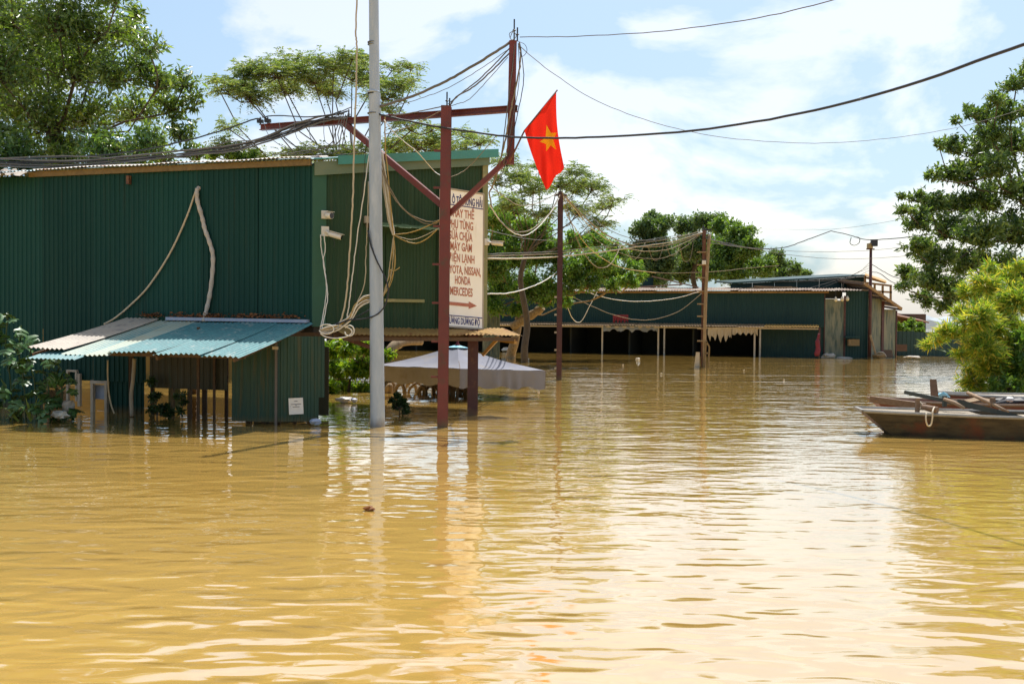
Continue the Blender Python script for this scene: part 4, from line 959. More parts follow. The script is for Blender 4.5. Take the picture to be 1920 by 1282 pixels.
# big tree, top left
lt = lob([(-120,60,110),(-40,10,90),(30,30,90),(110,30,85),(185,45,70),(240,60,48),(280,85,30),(250,20,30),(50,120,95),(140,120,85),(215,130,62),(265,125,40),(295,150,42),(345,150,34),(365,190,26),(325,195,45),(250,200,60),(160,205,75),(70,210,85),(-30,180,110),(-120,200,110),(20,265,70),(110,270,60),(200,270,55),(280,260,50),(345,250,38),(370,285,28),(310,295,35),(255,295,45),(190,300,45),(120,305,50),(50,305,55),(-30,290,60),(0,120,80),(90,75,70),(140,-60,90),(20,-80,100),(220,-20,50),(-100,-50,100)], 24, 2.2)
plant('leafy_tree', 'large dense dark tree behind the workshop roof at top left', 'tree', (P(110,600,24.5).x, 24.5, -1.2), lt, .26, 0, 54000, .15, .056, M['leafdark'], M['bark'], twigs=34, droop=.55, fork=.4, spread=.40, reuse=.7, limb=.45, trunk_top=P(100,240,24.5))
# feathery umbrella tree
ft = lob([(405,150,16),(430,165,26),(455,150,24),(480,132,34),(470,175,34),(520,130,34),(555,118,30),(540,160,38),(590,140,38),(625,115,34),(610,160,36),(660,135,36),(685,110,26),(660,105,18),(700,150,30),(735,125,20),(770,125,16),(745,155,30),(775,150,14),(720,175,26),(730,205,18),(430,235,18),(425,272,24),(480,288,26),(600,285,34),(560,292,30),(680,280,26),(740,275,34),(790,262,38),(830,272,30),(770,235,22),(870,250,20),(900,262,22),(860,280,24),(810,240,14)], 29, 1.8, 1.3)
plant('feathery_tree', 'flat topped feathery tree with bare forking limbs behind the crossbeam', 'tree', (P(640,600,29).x, 29, -1.2), ft, .17, 0, 60000, .09, .034, M['leaffeather'], M['bark'], twigs=12, style='feather', flat=.42, fork=.6, trunk_top=P(640,335,29), twig_r=.011, reuse=.85, limb=.5)
lowb = lob([(400,285,22),(440,290,26),(470,300,25),(640,300,25),(720,300,30)], 27.5, .4)
plant('leafy_tree', 'low bright green treetop just above the workshop roof', 'tree', (P(450,600,27.5).x, 27.5, -1.2), lowb, .08, 0, 4500, .12, .05, M['leafmid'], M['bark'], twigs=16, droop=.4)
# feathery tree right of the flag
f2 = lob([(950,300,26),(975,330,34),(1010,310,18),(1000,350,30),(1045,340,26),(1085,318,24),(1075,350,30),(1110,345,28),(1150,370,16),(1130,385,22),(1085,390,30),(1120,415,22),(1010,395,28),(960,375,30),(930,340,20),(1170,370,8)], 36, 1.5, 1.25)
plant('feathery_tree', 'feathery tree with airy crown behind the flag and brown post', 'tree', (P(985,600,36.5).x, 37.5, -1.2), f2, .13, 0, 26000, .095, .036, M['leaffeather'], M['bark'], twigs=14, style='feather', flat=.6, fork=.6, trunk_top=P(985,480,37.5), twig_r=.012, reuse=.85, limb=.5)
# dense middle tree
mt2 = lob([(925,410,34),(950,430,42),(1000,430,36),(930,470,42),(975,480,48),(1030,470,40),(1080,455,34),(1120,450,28),(1070,500,42),(1120,490,36),(1160,470,26),(1150,510,34),(1190,500,22),(1100,530,30),(1040,540,36),(990,540,42),(940,530,42),(930,575,26),(970,580,20),(1200,520,16),(1150,535,18),(1020,565,16),(1060,565,18),(955,395,26),(1010,465,40),(1180,525,22),(915,500,40),(905,560,36)], 41, 1.6)
midtree = plant('leafy_tree', 'dense bright green tree with leaning forked trunk before the far shed', 'tree', (P(955,600,42).x, 42.2, -1.2), mt2, .20, 0, 62000, .15, .065, M['leafmid'], M['barkpale'], twigs=30, droop=.35, fork=.5, spread=.38, limb=.4, reuse=.6, trunk_top=P(975,560,42.2), twig_r=.02)
g = G(); g.tube(smooth_pts([P(962,612,42.0), P(985,598,41.6), P(1005,585,41.2), P(1018,576,41.0)], 4), [.20,.18,.15]*4+[.14], 8); 
o = g.build('sawn_branch', M['barkpale'], midtree, True)
# trees behind the far shed
for lst, Y, lm, lab, n in (([(1205,430,28),(1235,425,30),(1215,465,36),(1195,490,30),(1245,480,34),(1225,510,40),(1225,408,16)], 62, 'leafback', 'dark rounded tree behind the far shed, leftmost of the row', 9000),
        ([(1290,425,26),(1320,415,24),(1345,420,24),(1285,465,36),(1320,460,34),(1300,500,40),(1270,510,30)], 66, 'leafback', 'dark broad tree behind the far shed beside the runged post', 9000),
        ([(1355,430,26),(1385,435,30),(1400,465,32),(1355,470,36),(1375,505,40),(1420,500,30),(1340,505,30)], 60, 'leafback2', 'brighter green tree in the middle behind the far shed', 10000),
        ([(1450,485,20),(1470,500,20),(1440,510,22),(1490,505,14),(1508,514,12),(1465,520,20)], 70, 'leafback', 'low thin tree at the right end behind the far shed', 5000)):
    c0 = sum(a[0] for a in lst)/len(lst)
    plant('leafy_tree', lab, 'tree', (P(c0,600,Y).x, Y, -1.0), lob(lst, Y, 1.6), .20, 0, n*3, .20, .10, M[lm], M['bark'], twigs=34, group='trees behind the far shed', droop=.25, twig_r=.02, spread=.42, limb=.4)
# right tree
rt = lob([(1905,160,26),(1930,130,30),(1870,190,22),(1895,210,34),(1850,220,28),(1825,212,16),(1860,250,34),(1795,225,12),(1815,205,12),(1760,268,14),(1790,275,30),(1830,280,34),(1900,270,40),(1865,310,42),(1820,325,38),(1780,320,30),(1750,330,16),(1720,370,20),(1690,365,10),(1700,390,18),(1745,380,34),(1795,380,42),(1850,375,46),(1905,350,46),(1730,415,34),(1780,430,44),(1840,435,50),(1900,430,50),(1715,460,30),(1755,480,40),(1810,490,46),(1870,500,50),(1700,510,26),(1740,525,36),(1790,545,38),(1735,560,26),(1690,535,14),(1770,570,20),(1850,560,40),(1910,520,40),(1990,250,90),(2010,400,100),(2000,520,80)], 30, 1.6)
plant('leafy_tree', 'tall dark leafy tree on the right leaning over the bamboo', 'tree', (P(2030,600,30).x, 30.5, -1.2), rt, .30, 0, 68000, .14, .055, M['leafright'], M['bark'], twigs=24, droop=.2, fork=.4, trunk_top=P(1960,430,30.5), spread=.36, twig_r=.010, reuse=.6, limb=.4)
# bamboo on the right
bb = lob([(1885,520,28),(1905,495,14),(1850,530,30),(1815,545,24),(1870,570,40),(1910,560,40),(1835,590,34),(1800,585,22),(1785,620,26),(1755,632,18),(1745,645,14),(1830,630,34),(1880,630,42),(1920,620,40),(1860,680,42),(1905,690,46),(1825,690,28),(1800,660,18),(1835,730,28),(1875,735,34),(1915,740,36),(1850,755,24),(1890,760,26),(1825,715,24),(1845,650,34),(1808,740,14),(1880,590,36),(1860,610,34),(1915,660,40),(1895,545,30),(1815,605,22),(1860,500,14),(1980,600,70),(1980,720,70)], 19, .9)
plant('bamboo_clump', 'yellow green bamboo clump spilling over the water by the boats', 'bamboo', (P(1960,600,19.5).x, 19.6, -.6), bb, .05, 0, 50000, .15, .021, M['leafbamboo'], M['leafbroad'], twigs=26, style='bamboo', droop=.3, fork=.2, twig_r=.006)
dk = lob([(1900,680,34),(1920,640,30),(1890,720,30),(1915,730,36),(1870,745,22),(1930,690,30)], 18.4, .3)
plant('shrub', 'dark green shrub tangled into the right of the bamboo', 'shrub', (P(1915,600,18.7).x, 18.7, -.4), dk, .03, 0, 4200, .10, .05, M['leafmid'], M['bark'], twigs=24, twig_r=.006)
# sunlit bush below the workshop
bu = lob([(620,655,22),(650,650,26),(685,650,22),(630,690,28),(670,690,30),(700,690,20),(615,725,22),(650,728,26),(690,730,22),(605,690,14),(640,745,16),(720,665,18),(735,690,14),(600,735,12)], 22, .7)
plant('bush', 'sunlit green bush behind the galvanised pole under the workshop', 'bush', (P(655,600,22.1).x, 22.1, -.8), bu, .04, 0, 11000, .125, .046, M['leafbush'], M['bark'], twigs=26, droop=.5, twig_r=.006, spread=.3)
sm = lob([(742,742,9),(752,752,10),(763,762,9),(744,762,10),(760,770,8),(735,752,7)], 16.6, .12)
plant('shrub', 'small dark shrub poking out of the water right of the pole', 'shrub', (P(750,600,16.6).x, 16.6, -.4), sm, .012, 0, 1500, .05, .028, M['leafshade'], M['bark'], twigs=14, twig_r=.004)
dp = lob([(282,715,10),(290,745,14),(305,765,14),(282,770,10),(318,775,10)], 15.75, .12)
plant('shrub', 'dark plant in the shaded doorway under the lean-to', 'shrub', (P(295,600,15.75).x, 15.75, -.4), dp, .012, 0, 800, .075, .035, M['leafshade'], M['bark'], twigs=10, twig_r=.004)
dp = lob([(335,745,7),(345,755,8),(340,772,8),(347,740,6)], 15.4, .06)
plant('shrub', 'small dark plant before the pale posts under the lean-to', 'shrub', (P(341,600,15.4).x, 15.4, -.4), dp, .008, 0, 260, .075, .03, M['leafshade'], M['bark'], twigs=8, twig_r=.004)
# broad leaved plant at far left: each big leaf its own part
def broad_leaf_mesh():
    pts = [(0,0),(.16,.10),(.30,.34),(.48,.40),(.40,.20),(.62,.26),(.80,.22),(.72,.10),(1.0,0)]
    n = len(pts); vs = []; 
    for x, y in pts: vs.append((x, y, -.10*y - .10*x*x))
    for x, y in pts: vs.append((x, -y, -.10*y - .10*x*x))
    mid_ = [(x, 0, .03-.10*x*x) for x, y in pts]; vs += mid_
    fs = []
    for i in range(n-1):
        fs.append((2*n+i, 2*n+i+1, i+1, i)); fs.append((2*n+i+1, 2*n+i, n+i, n+i+1))
    me = bpy.data.meshes.new('leaf'); me.from_pydata(vs, [], fs); me.polygons.foreach_set('use_smooth',[True]*len(fs)); me.materials.append(M['leafbroad']); me.update(); return me
blm = broad_leaf_mesh()
lv = thing('broadleaf_plant', (P(30,600,15.2).x,15.2,-.3), 'broad leaved green plant climbing at the left end of the workshop', 'plant')
lo = wloc(lv); stems = G()
for k in range(7):
    px = (-40,-10,15,40,60,85,110)[k]; topy = (600,580,585,610,640,670,690)[k]
    pts = smooth_pts([P(px+10,790,15.2)-UP*.3, P(px+5,720,15.2), P(px-4,(topy+720)/2,15.25), P(px,topy,15.2)], 5); stems.tube(pts, .012, 5)
stems.build('stem', M['leafshade'], lv)
for k in range(190):
    while True:
        px = random.uniform(-80,135); py = random.uniform(575,785)
        lim = 585 + max(0,(px-25))*1.05
        if py > lim: break
    Y = 15.2 + random.uniform(-.35,.35); p = P(px,py,Y)
    ob = bpy.data.objects.new('leaf', blm); COL.objects.link(ob); ob.parent = lv; ob.location = p - lo
    s_ = random.uniform(.16,.31); ob.scale = (s_,s_*1.1,s_)
    ob.rotation_euler = (random.gauss(0,.45), random.uniform(.1,1.0), random.uniform(0,6.28))
# grass blades in front of it
def blade(g, p, tip, wd, sag):
    n = 6; pts = []
    for i in range(n+1):
        u = i/n; pts.append(p.lerp(tip,u) + UP*sag*math.sin(math.pi*u*.9))
    d = (tip-p); sd = V((d.y,-d.x,0)); sd = sd.normalized() if sd.length > 1e-3 else V((1,0,0)); sd = (sd+V((.3,0,.3))).normalized()
    vs = []; fs = []
    for i, q in enumerate(pts):
        ww = wd*(1-(i/n)**2)*.5+.001; vs += [q+sd*ww, q-sd*ww]
    for i in range(n): fs.append((2*i,2*i+1,2*i+3,2*i+2))
    g.add(vs, fs)
rd = thing('water_reed', (P(50,600,14.9).x,14.9,0), 'pale green arching reed blades at the far left waterline', 'reed')
for (x0,y0,x1,y1,sg_) in ((58,790,48,745,0.02),(58,790,95,775,.28),(58,790,30,782,.18),(35,790,-8,772,.12),(35,790,5,780,.06),(58,790,52,755,.05),(60,788,75,742,.08),(20,790,36,795,.16)):
    g = G(); blade(g, P(x0,y0,14.9), P(x1,y1,14.9), .035, sg_); g.build('blade', M['reed'], rd)

# ochre wall added behind the open ground floor to block bright sky and glare
yw = thing('backdrop_wall', (-10,26.5,0), 'added ochre backdrop wall blocking bright sky behind the open ground floor', 'wall')
for i in range(9):
    g = G(); g.box((-22.5+i*2.0, 26.5+.02*(i%2), .5), (2.0,.15,2.6)); g.build('backdrop_panel', M['ochre'], yw)
g = G(); g.box((-14.4, 26.5, 1.84), (18.2,.24,.08)); g.build('coping', M['paleboard'], yw)

# driftwood, roots and rubbish
g = G(); g.tube(smooth_pts([P(725,740,22.4), P(722,690,22.4), P(728,665,22.4), P(740,648,22.5), P(762,641,22.7), P(790,640,23)], 5), [.13]*10+[.12]*8+[.09]*8, 9)
o = g.build('fallen_tree', M['barkpale'], None, True); tag(o, 'thick pale bare tree bending above the parasol behind the pole', 'tree')
rt_ = thing('root_tangle', (P(790,600,21.5).x,21.5,0), 'tangle of pale bare roots standing in water under the parasol', 'roots')
for k, (x0,x1,h) in enumerate(((725,742,36),(742,760,34),(760,782,36),(768,795,34),(782,800,28),(790,822,34),(800,815,30),(812,848,40),(838,860,34),(850,876,36),(858,872,22),(735,728,30),(865,884,26))):
    Y = 21.5+random.uniform(-.4,.4); g = G()
    g.tube(smooth_pts([P(x0,752,Y), P(x0+random.uniform(-3,3),752-h*.6,Y), P((x0+x1)/2,752-h,Y), P(x1-2,752-h*.7,Y), P(x1,752,Y)], 5), random.uniform(.028,.055), 7)
    g.build('root', M['barkpale'] if k % 3 else M['drift'], rt_, True)
def lump(name, label, cat, px, py, sx, sz_, Y, mat, seed=0, flat=.6):
    """crumpled rubbish: a faceted irregular solid"""
    rr = random.Random(seed); n, m_ = 9, 5; vs = []; c = P(px,py,Y)
    for j in range(m_+1):
        a = math.pi*j/m_
        for i in range(n):
            b_ = 2*math.pi*i/n; q = rr.uniform(.6,1.15)
            vs.append(c + V((math.cos(b_)*math.sin(a)*sx*q, math.sin(b_)*math.sin(a)*sx*flat*q, -math.cos(a)*sz_*q)))
    fs = [(j*n+i, j*n+(i+1)%n, (j+1)*n+(i+1)%n, (j+1)*n+i) for j in range(m_) for i in range(n)]
    g = G(); g.add(vs, fs); o = g.build(name, mat); return tag(o, label, cat)
lump('floating_rubbish', 'white floating bag caught under the left plant', 'rubbish', 112, 777, .16, .06, 15.0, M['white'], 1)
lump('floating_rubbish', 'grey board fragment leaning at the left plant', 'rubbish', 128, 762, .12, .10, 15.1, M['junk'], 2)
lump('floating_rubbish', 'blue white bag at the booth waterline', 'rubbish', 592, 791, .10, .05, 14.8, M['flash'], 3)
lump('floating_rubbish', 'striped white and blue rubbish floating by the bush', 'rubbish', 646, 749, .18, .06, 18.9, M['white'], 4)
lump('floating_rubbish', 'second pale scrap floating by the bush near the pole', 'rubbish', 664, 750, .07, .05, 18.8, M['flash'], 5)
lump('floating_leaf', 'curled brown leaf clump floating alone in the foreground', 'leaf', 692, 953, .055, .022, onwater(692,957).y, M['deadleaf'], 6)
lump('floating_foam', 'small pale scrap drifting before the far shed', 'rubbish', 1196, 672, .10, .04, onwater(1196,673).y, M['white'], 7)
lump('floating_foam', 'pale foam scrap drifting beside the brown post', 'rubbish', 990, 673, .06, .03, onwater(990,674).y, M['white'], 8)
lump('floating_rubbish', 'pile of grey rubbish at the far shed door', 'rubbish', 1552, 668, .38, .18, 45.2, M['junk'], 9)
lump('floating_rubbish', 'flat white rubbish floating before the far shed wall', 'rubbish', 1583, 670.5, .45, .05, 45.2, M['junk'], 10)
lump('floating_rubbish', 'tan rubbish heap floating at the far pole', 'rubbish', 1648, 668, .35, .16, 45.4, M['beam_tan'], 11)
lump('floating_rubbish', 'long pale rubbish raft in front of the far fence', 'rubbish', 1712, 669, .45, .06, 44.6, M['paleboard'], 12)
lump('floating_rubbish', 'blue white scraps drifting at the middle tree foot', 'rubbish', 950, 655, .3, .12, 50, M['white'], 13)
cable('curved grey hose end sticking up before the far doors', [(1642,664,45.5),(1650,660,45.4),(1657,662,45.4),(1662,669,45.4)], .05, 'junk', name='hose')

# ------------------------------------------------------------------ brown post and middle post
b = onwater(1048, 712); t_ = P(1051, 362, b.y)
bpst = thing('cable_post', (b.x,b.y,0), 'slender dark red brown steel post standing in open water', 'post')
g = G(); g.ibeam(V((b.x,b.y,-1.5)), V((t_.x,t_.y,t_.z)), .14, .15, .014, up=V((0,1,0))); g.box(((b.x+t_.x)/2,b.y+.01,t_.z/2-.7),(.12,.09,t_.z+1.5)); g.build('shaft', M['redbrown'], bpst)
for py in (557,590,623,656,690):
    p = P(1043-(py-557)*.0, py, b.y); g = G(); g.beam(V((p.x-.05,p.y-.03,p.z)), V((p.x+.04,p.y-.03,p.z)), .05, .05); g.build('rung', M['paleboard'], bpst)
for dx, h in ((0,.16),(-12,.05)):
    pin(P(1051+dx,362,b.y), h).build('insulator_pin', M['black'], bpst)
g = G(); p = P(1051,366,b.y); g.box(p, (.34,.05,.05)); g.build('top_bar', M['redbrown'], bpst)
b = onwater(1319, 688); t_ = P(1322, 432, b.y)
mp2 = thing('cable_post', (b.x,b.y,0), 'rust red post lashed to a wooden pole with short rungs', 'post')
g = G(); g.ibeam(V((b.x-.03,b.y,-1.5)), V((t_.x-.03,t_.y,t_.z)), .11, .12, .014, up=V((0,1,0))); g.box((b.x-.02,b.y+.01,t_.z/2-.7),(.10,.09,t_.z+1.4)); g.build('shaft', M['rustpost'], mp2)
g = G(); g.tube(smooth_pts([P(1321,690,b.y-.12)-UP*1, P(1321,640,b.y-.12), P(1323,560,b.y-.12), P(1326,500,b.y-.1), P(1330,440,b.y-.1)], 5), .06, 8); g.build('wooden_pole', M['barkpale'], mp2, True)
for py in (473,497,521,546,570,593,616,639):
    p = P(1317, py, b.y); g = G(); g.beam(V((p.x-.20,p.y-.1,p.z)), V((p.x+.14,p.y-.1,p.z)), .05, .045); g.build('rung', M['barkpale'], mp2)
pin(P(1319,432,b.y), .2, .02).build('insulator_pin', M['black'], mp2); g = G(); g.box(P(1327,431,b.y), (.25,.08,.06)); g.build('top_bar', M['black'], mp2)
g = G(); g.box(P(1320,492,b.y-.15), (.12,.10,.14)); g.build('meter_box', M['white'], mp2)
g = G(); g.hexa([P(1301,690,b.y-.3),P(1311,690,b.y-.3),P(1312,690,b.y-.1),P(1302,690,b.y-.1),P(1305,660,b.y-.3),P(1312,660,b.y-.3),P(1312,660,b.y-.1),P(1306,660,b.y-.1)]); o = g.build('leaning_board', M['paleboard']); tag(o, 'pale board leaning at the foot of the rust red post', 'board')
fr2 = thing('wooden_frame', (P(1326,690,b.y-.2).x,b.y-.2,0), 'small tan wooden frame standing at the foot of the rust red post', 'frame')
g = G()
for a, b2 in (((1320,690),(1324,640)),((1328,690),(1330,650)),((1324,640),(1330,650)),((1321,662),(1329,662))): g.beam(P(*a,b.y-.2), P(*b2,b.y-.2), .05,.05)
g.build('slats', M['beam_tan'], fr2)

# ------------------------------------------------------------------ far shed
A0 = V((P(560,600,54.1).x, 54.1, 0)); B0 = V((P(1545,600,46).x, 46, 0)); FD = (B0-A0); FLn = FD.length; FD.normalize(); FNm = V((FD.y,-FD.x,0))
if FNm.y > 0: FNm = -FNm
def fs_(s, z, o=0.0): p = A0 + FD*s + FNm*o; return V((p.x,p.y,z))
def fsx(px):
    k = P(px,600,1.0).x; return (k*A0.y - A0.x)/(FD.x - k*FD.y)
shed = thing('far_shed', fs_(FLn/2,0), 'long low green corrugated shed across the flood with open dark bays', 'building')
ZE = z_at(546,1544,46); ZA = z_at(610,1544,46)
k = 24
for i in range(k):
    g = G(); g.sheet(fs_(FLn*i/k, ZA-.1, .004*(i%2)), FD, UP, FLn/k+.03, ZE-ZA+.12, FNm, .115, .02, 'trap'); g.build('wall_sheet', M['farwall'], shed)
for i in range(k+2):
    g = G(); wd = (FLn+1.6)/(k+2); rs_ = (-FNm + UP*.062).normalized()
    g.sheet(fs_(wd*i, ZE+.03-.03, .45), FD, rs_, wd+.03, 4.6, UP, .13, .03, 'sine', warp=lambda u,v,i=i: .012*((i*7)%3)); g.build('roof_sheet', M['farroof'], shed)
g = G(); g.beam(fs_(0, ZE-.05, .12), fs_(FLn+.2, ZE-.05, .12), .06, .08); g.build('eave_rail', M['fartan'], shed)
for i in range(10):     # clutter of pipes and battens on the roof
    s_ = random.uniform(.5, FLn-3); g = G(); g.beam(fs_(s_, ZE+.2+random.random()*.1, -1.2-random.random()*2), fs_(s_+random.uniform(1.5,4), ZE+.22+random.random()*.15, -1.2-random.random()*2), .06, .06); g.build('roof_batten', M['farrust'] if i % 2 else M['fartan'], shed)
# lower awning
s1_ = fsx(1535)
for i in range(22):
    a = .6 + (s1_-.6)*i/22; wd = (s1_-.6)/22; av = (FNm - UP*.10).normalized(); yl = a > fsx(1425)
    g = G(); g.sheet(fs_(a, ZA+.02), FD, av, wd+.02, 1.25, UP, .13, .03, 'sine', warp=lambda u,v,i=i: .02*math.sin(i*1.9)*v); g.build('awning_sheet', M['faryellow'] if yl else M['fartan'], shed)
g = G(); g.beam(fs_(.6, ZA-.16, 1.1), fs_(s1_, ZA-.16, 1.1), .06, .06); g.build('awning_rail', M['paleboard'], shed)
for px in (1138, 1241, 1252, 1418, 1428, 1537):
    s_ = fsx(px); g = G(); g.beam(fs_(s_, -1, 1.05), fs_(s_, ZA-.1, 1.05), .07, .07); g.build('awning_post', M['redbrown'] if px == 1537 else M['junk'] if px in (1252,1428) else M['paleboard'], shed)
# dark bays: back wall, partitions, solid lower wall on the right
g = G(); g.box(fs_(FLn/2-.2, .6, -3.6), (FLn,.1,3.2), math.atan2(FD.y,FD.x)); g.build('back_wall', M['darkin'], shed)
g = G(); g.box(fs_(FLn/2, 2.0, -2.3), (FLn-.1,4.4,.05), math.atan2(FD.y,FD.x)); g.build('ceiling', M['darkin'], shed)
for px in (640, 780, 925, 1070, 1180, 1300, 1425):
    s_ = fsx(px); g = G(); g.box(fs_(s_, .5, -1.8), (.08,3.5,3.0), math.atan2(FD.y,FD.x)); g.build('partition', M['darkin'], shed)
for i in range(3):
    a = fsx(1428) + (FLn - fsx(1428))*i/3; g = G(); g.sheet(fs_(a, -.5, -.05), FD, UP, (FLn-fsx(1428))/3+.01, ZA+.4, FNm, .115, .02, 'trap'); g.build('wall_sheet', M['farwall'], shed)
# right wing: plain door, green wall, corner, two doors
W0 = B0; W1 = V((P(1627,600,46).x, 46, 0)); W2 = V((P(1681,600,47.4).x, 47.4, 0))
def seg(a, b_, u0, u1, z0, z1, name, mat, prof=None, o=0.0):
    d = (b_-a); ln = d.length; d.normalize(); nn = V((d.y,-d.x,0)); 
    g = G(); st = a + d*(ln*u0) + nn*o
    if prof: g.sheet(V((st.x,st.y,z0)), d, UP, ln*(u1-u0), z1-z0, nn, .13, .02, 'trap')
    else: g.hexa([V((q.x,q.y,z)) for z in (z0,z1) for q in (st, a+d*(ln*u1)+nn*o, a+d*(ln*u1)+nn*(o-.05), st+nn*-.05)])
    return g.build(name, M[mat], shed)
seg(W0,W1,.015,.235,-.5,ZE-.35,'door_leaf','door'); seg(W0,W1,.235,.46,-.5,ZE-.42,'door_leaf','door')
seg(W0,W1,0,.02,-.5,ZE,'door_post','redbrown',o=.03); seg(W0,W1,.45,.49,-.5,ZE-.2,'door_post','redbrown',o=.03)
seg(W0,W1,.49,1.0,-.5,ZE+.02,'wall_sheet','farwall',True)
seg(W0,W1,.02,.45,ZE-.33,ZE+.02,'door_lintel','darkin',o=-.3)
seg(W1,W2,.0,.46,-.5,z_at(560,1640,46.5),'door_leaf','door'); seg(W1,W2,.54,.97,-.5,z_at(580,1668,47),'door_leaf','door')
seg(W1,W2,.46,.54,-.5,z_at(565,1655,46.7),'door_post','redbrown',o=.04); seg(W1,W2,.97,1.0,-.5,z_at(582,1680,47.3),'door_post','redbrown',o=.04)
# right roof wing with rafters
a0_, a1_ = P(1620,530,45.6), P(1690,578,46.6); a2_, a3_ = P(1620,530,45.6)+V((0,4,.3)), P(1690,578,46.6)+V((0,4,.3))
for i in range(5):
    u0, u1 = i/5, (i+1)/5 - .01
    q = [a0_.lerp(a1_,u0), a0_.lerp(a1_,u1), a2_.lerp(a3_,u1), a2_.lerp(a3_,u0)]
    g = G(); g.hexa(q + [x+UP*.04 for x in q]); g.build('roof_sheet', M['fartan'], shed)
for i in range(6):
    u = i/5; g = G(); g.beam(a0_.lerp(a1_,u)-UP*.06, a2_.lerp(a3_,u)-UP*.06, .07, .09); g.build('rafter', M['darkwood'], shed)
g = G(); g.beam(a0_-UP*.03+V((0,-.05,0)), a1_-UP*.03+V((0,-.05,0)), .06, .12); g.build('barge_board', M['fartan'], shed)
# upper teal monitor roof and its open frame
m0, m1 = P(1370,531,50), P(1622,517,49)
d = m1-m0; dd = V((d.x,d.y,0)).normalized(); nn_ = V((dd.y,-dd.x,0))
for i in range(6):
    u0, u1 = i/6, (i+1)/6-.003; q0, q1 = m0.lerp(m1,u0), m0.lerp(m1,u1)
    g = G(); zb = z_at(548,1500,49.5)
    g.hexa([V((q0.x,q0.y,zb)), V((q1.x,q1.y,zb)), V((q1.x,q1.y+.05,zb)), V((q0.x,q0.y+.05,zb)), q0-UP*.04, q1-UP*.04, q1+V((0,.05,-.04)), q0+V((0,.05,-.04))]); g.build('monitor_panel', M['farwall'], shed)
g = G(); g.hexa([m0+V((0,-.3,-.04)), m1+V((0,-.3,-.04)), m1+V((0,4,.2)), m0+V((0,4,.2)), m0+V((0,-.3,.04)), m1+V((0,-.3,.04)), m1+V((0,4,.28)), m0+V((0,4,.28))]); g.build('monitor_roof', M['farwall'], shed)
for a, b_ in (((1622,517),(1622,545)),((1622,530),(1672,536)),((1622,520),(1660,530)),((1640,534),(1640,560)),((1655,536),(1655,565)),((1670,536),(1670,570)),((1622,545),(1672,548))):
    g = G(); g.beam(P(*a,48.5), P(*b_,48.5), .07, .09); g.build('frame_bar', M['fartan'], shed)
g = G(); q = [P(1622,517,47.5),P(1662,531,48),P(1662,531,51.5)+UP*.1,P(1622,517,51)+UP*.1]; g.hexa(q+[x+UP*.04 for x in q]); g.build('roof_sheet', M['faryellow'], shed)
# left rusty gable behind
g = G(); q = [P(1222,519,52),P(1310,540,50.5),P(1310,540,54),P(1222,519,55)]; g.hexa(q+[x+UP*.06 for x in q]); g.build('roof_sheet', M['farrust'], shed)
g = G(); zb = ZE+.1; q0, q1 = P(1120,530,53.5), P(1225,520,53); g.hexa([V((q0.x,q0.y,zb)),V((q1.x,q1.y,zb)),V((q1.x,q1.y+.1,zb)),V((q0.x,q0.y+.1,zb)),q0,q1,q1+V((0,.1,0)),q0+V((0,.1,0))]); g.build('gable', M['farwall'], shed)
# low left annexe of weathered sheets
g = G(); g.sheet(XZ(905,43,-.4), V((1,0,0)), UP, .75, z_at(557,920,43)+.4, V((0,-1,0)), .13, .02, 'trap'); g.build('annexe_sheet', M['door'], shed)

# tarps, cloth and bits in front of the bays
def tarp(name, label, cat, px0, px1, py0, py1, mat, seed, ragged=.5):
    rr = random.Random(seed); n = 40; vs = []; fs = []; s0_, s1__ = fsx(px0), fsx(px1)
    bot = [py1 - rr.random()*ragged*(py1-py0) + 3*math.sin(i*.7) for i in range(n+1)]
    bot = [sum(bot[max(0,i-q)] for q in (0,1,2,2))/4 + (4*rr.random() if rr.random() < .25 else 0)*ragged for i in range(n+1)]
    for j in range(5):
        for i in range(n+1):
            s_ = s0_+(s1__-s0_)*i/n; p = fs_(s_,0,1.13 + .05*math.sin(i*1.1)*(j/4)); px = px0+(px1-px0)*i/n
            zt_ = z_at(py0,px,p.y); zb_ = z_at(bot[i],px,p.y); vs.append(V((p.x,p.y,zt_+(zb_-zt_)*j/4)))
    for j in range(4):
        for i in range(n): fs.append((j*(n+1)+i,j*(n+1)+i+1,(j+1)*(n+1)+i+1,(j+1)*(n+1)+i))
    g = G(); g.add(vs, fs); o = g.build(name, M[mat], None, True); tag(o, label, cat)
tarp('tarpaulin', 'ragged grey tarpaulin hanging under the far shed awning', 'tarpaulin', 1140, 1241, 611, 622, 'tarpblue', 1)
tarp('tarpaulin', 'ragged beige tarpaulin strips hanging right of the rust red post', 'tarpaulin', 1332, 1376, 614, 640, 'tarpbeige', 2)
tarp('tarpaulin', 'short beige tarpaulin hanging beside the ragged beige strips', 'tarpaulin', 1377, 1424, 614, 628, 'tarpbeige', 3, .3)
tarp('hanging_cloth', 'dark maroon cloth hung on the far green wall', 'cloth', 1158, 1186, 590, 604, 'maroon', 4, .15)
g = G(); g.tube(smooth_pts([P(1536,625,44.6),P(1533,640,44.6),P(1534,655,44.6),P(1530,668,44.6)],4),[.05]*4+[.10]*4+[.12]*4+[.05],7); o = g.build('hanging_cloth', M['maroon'], None, True); tag(o, 'bunched red cloth tied to the last far awning post', 'cloth')
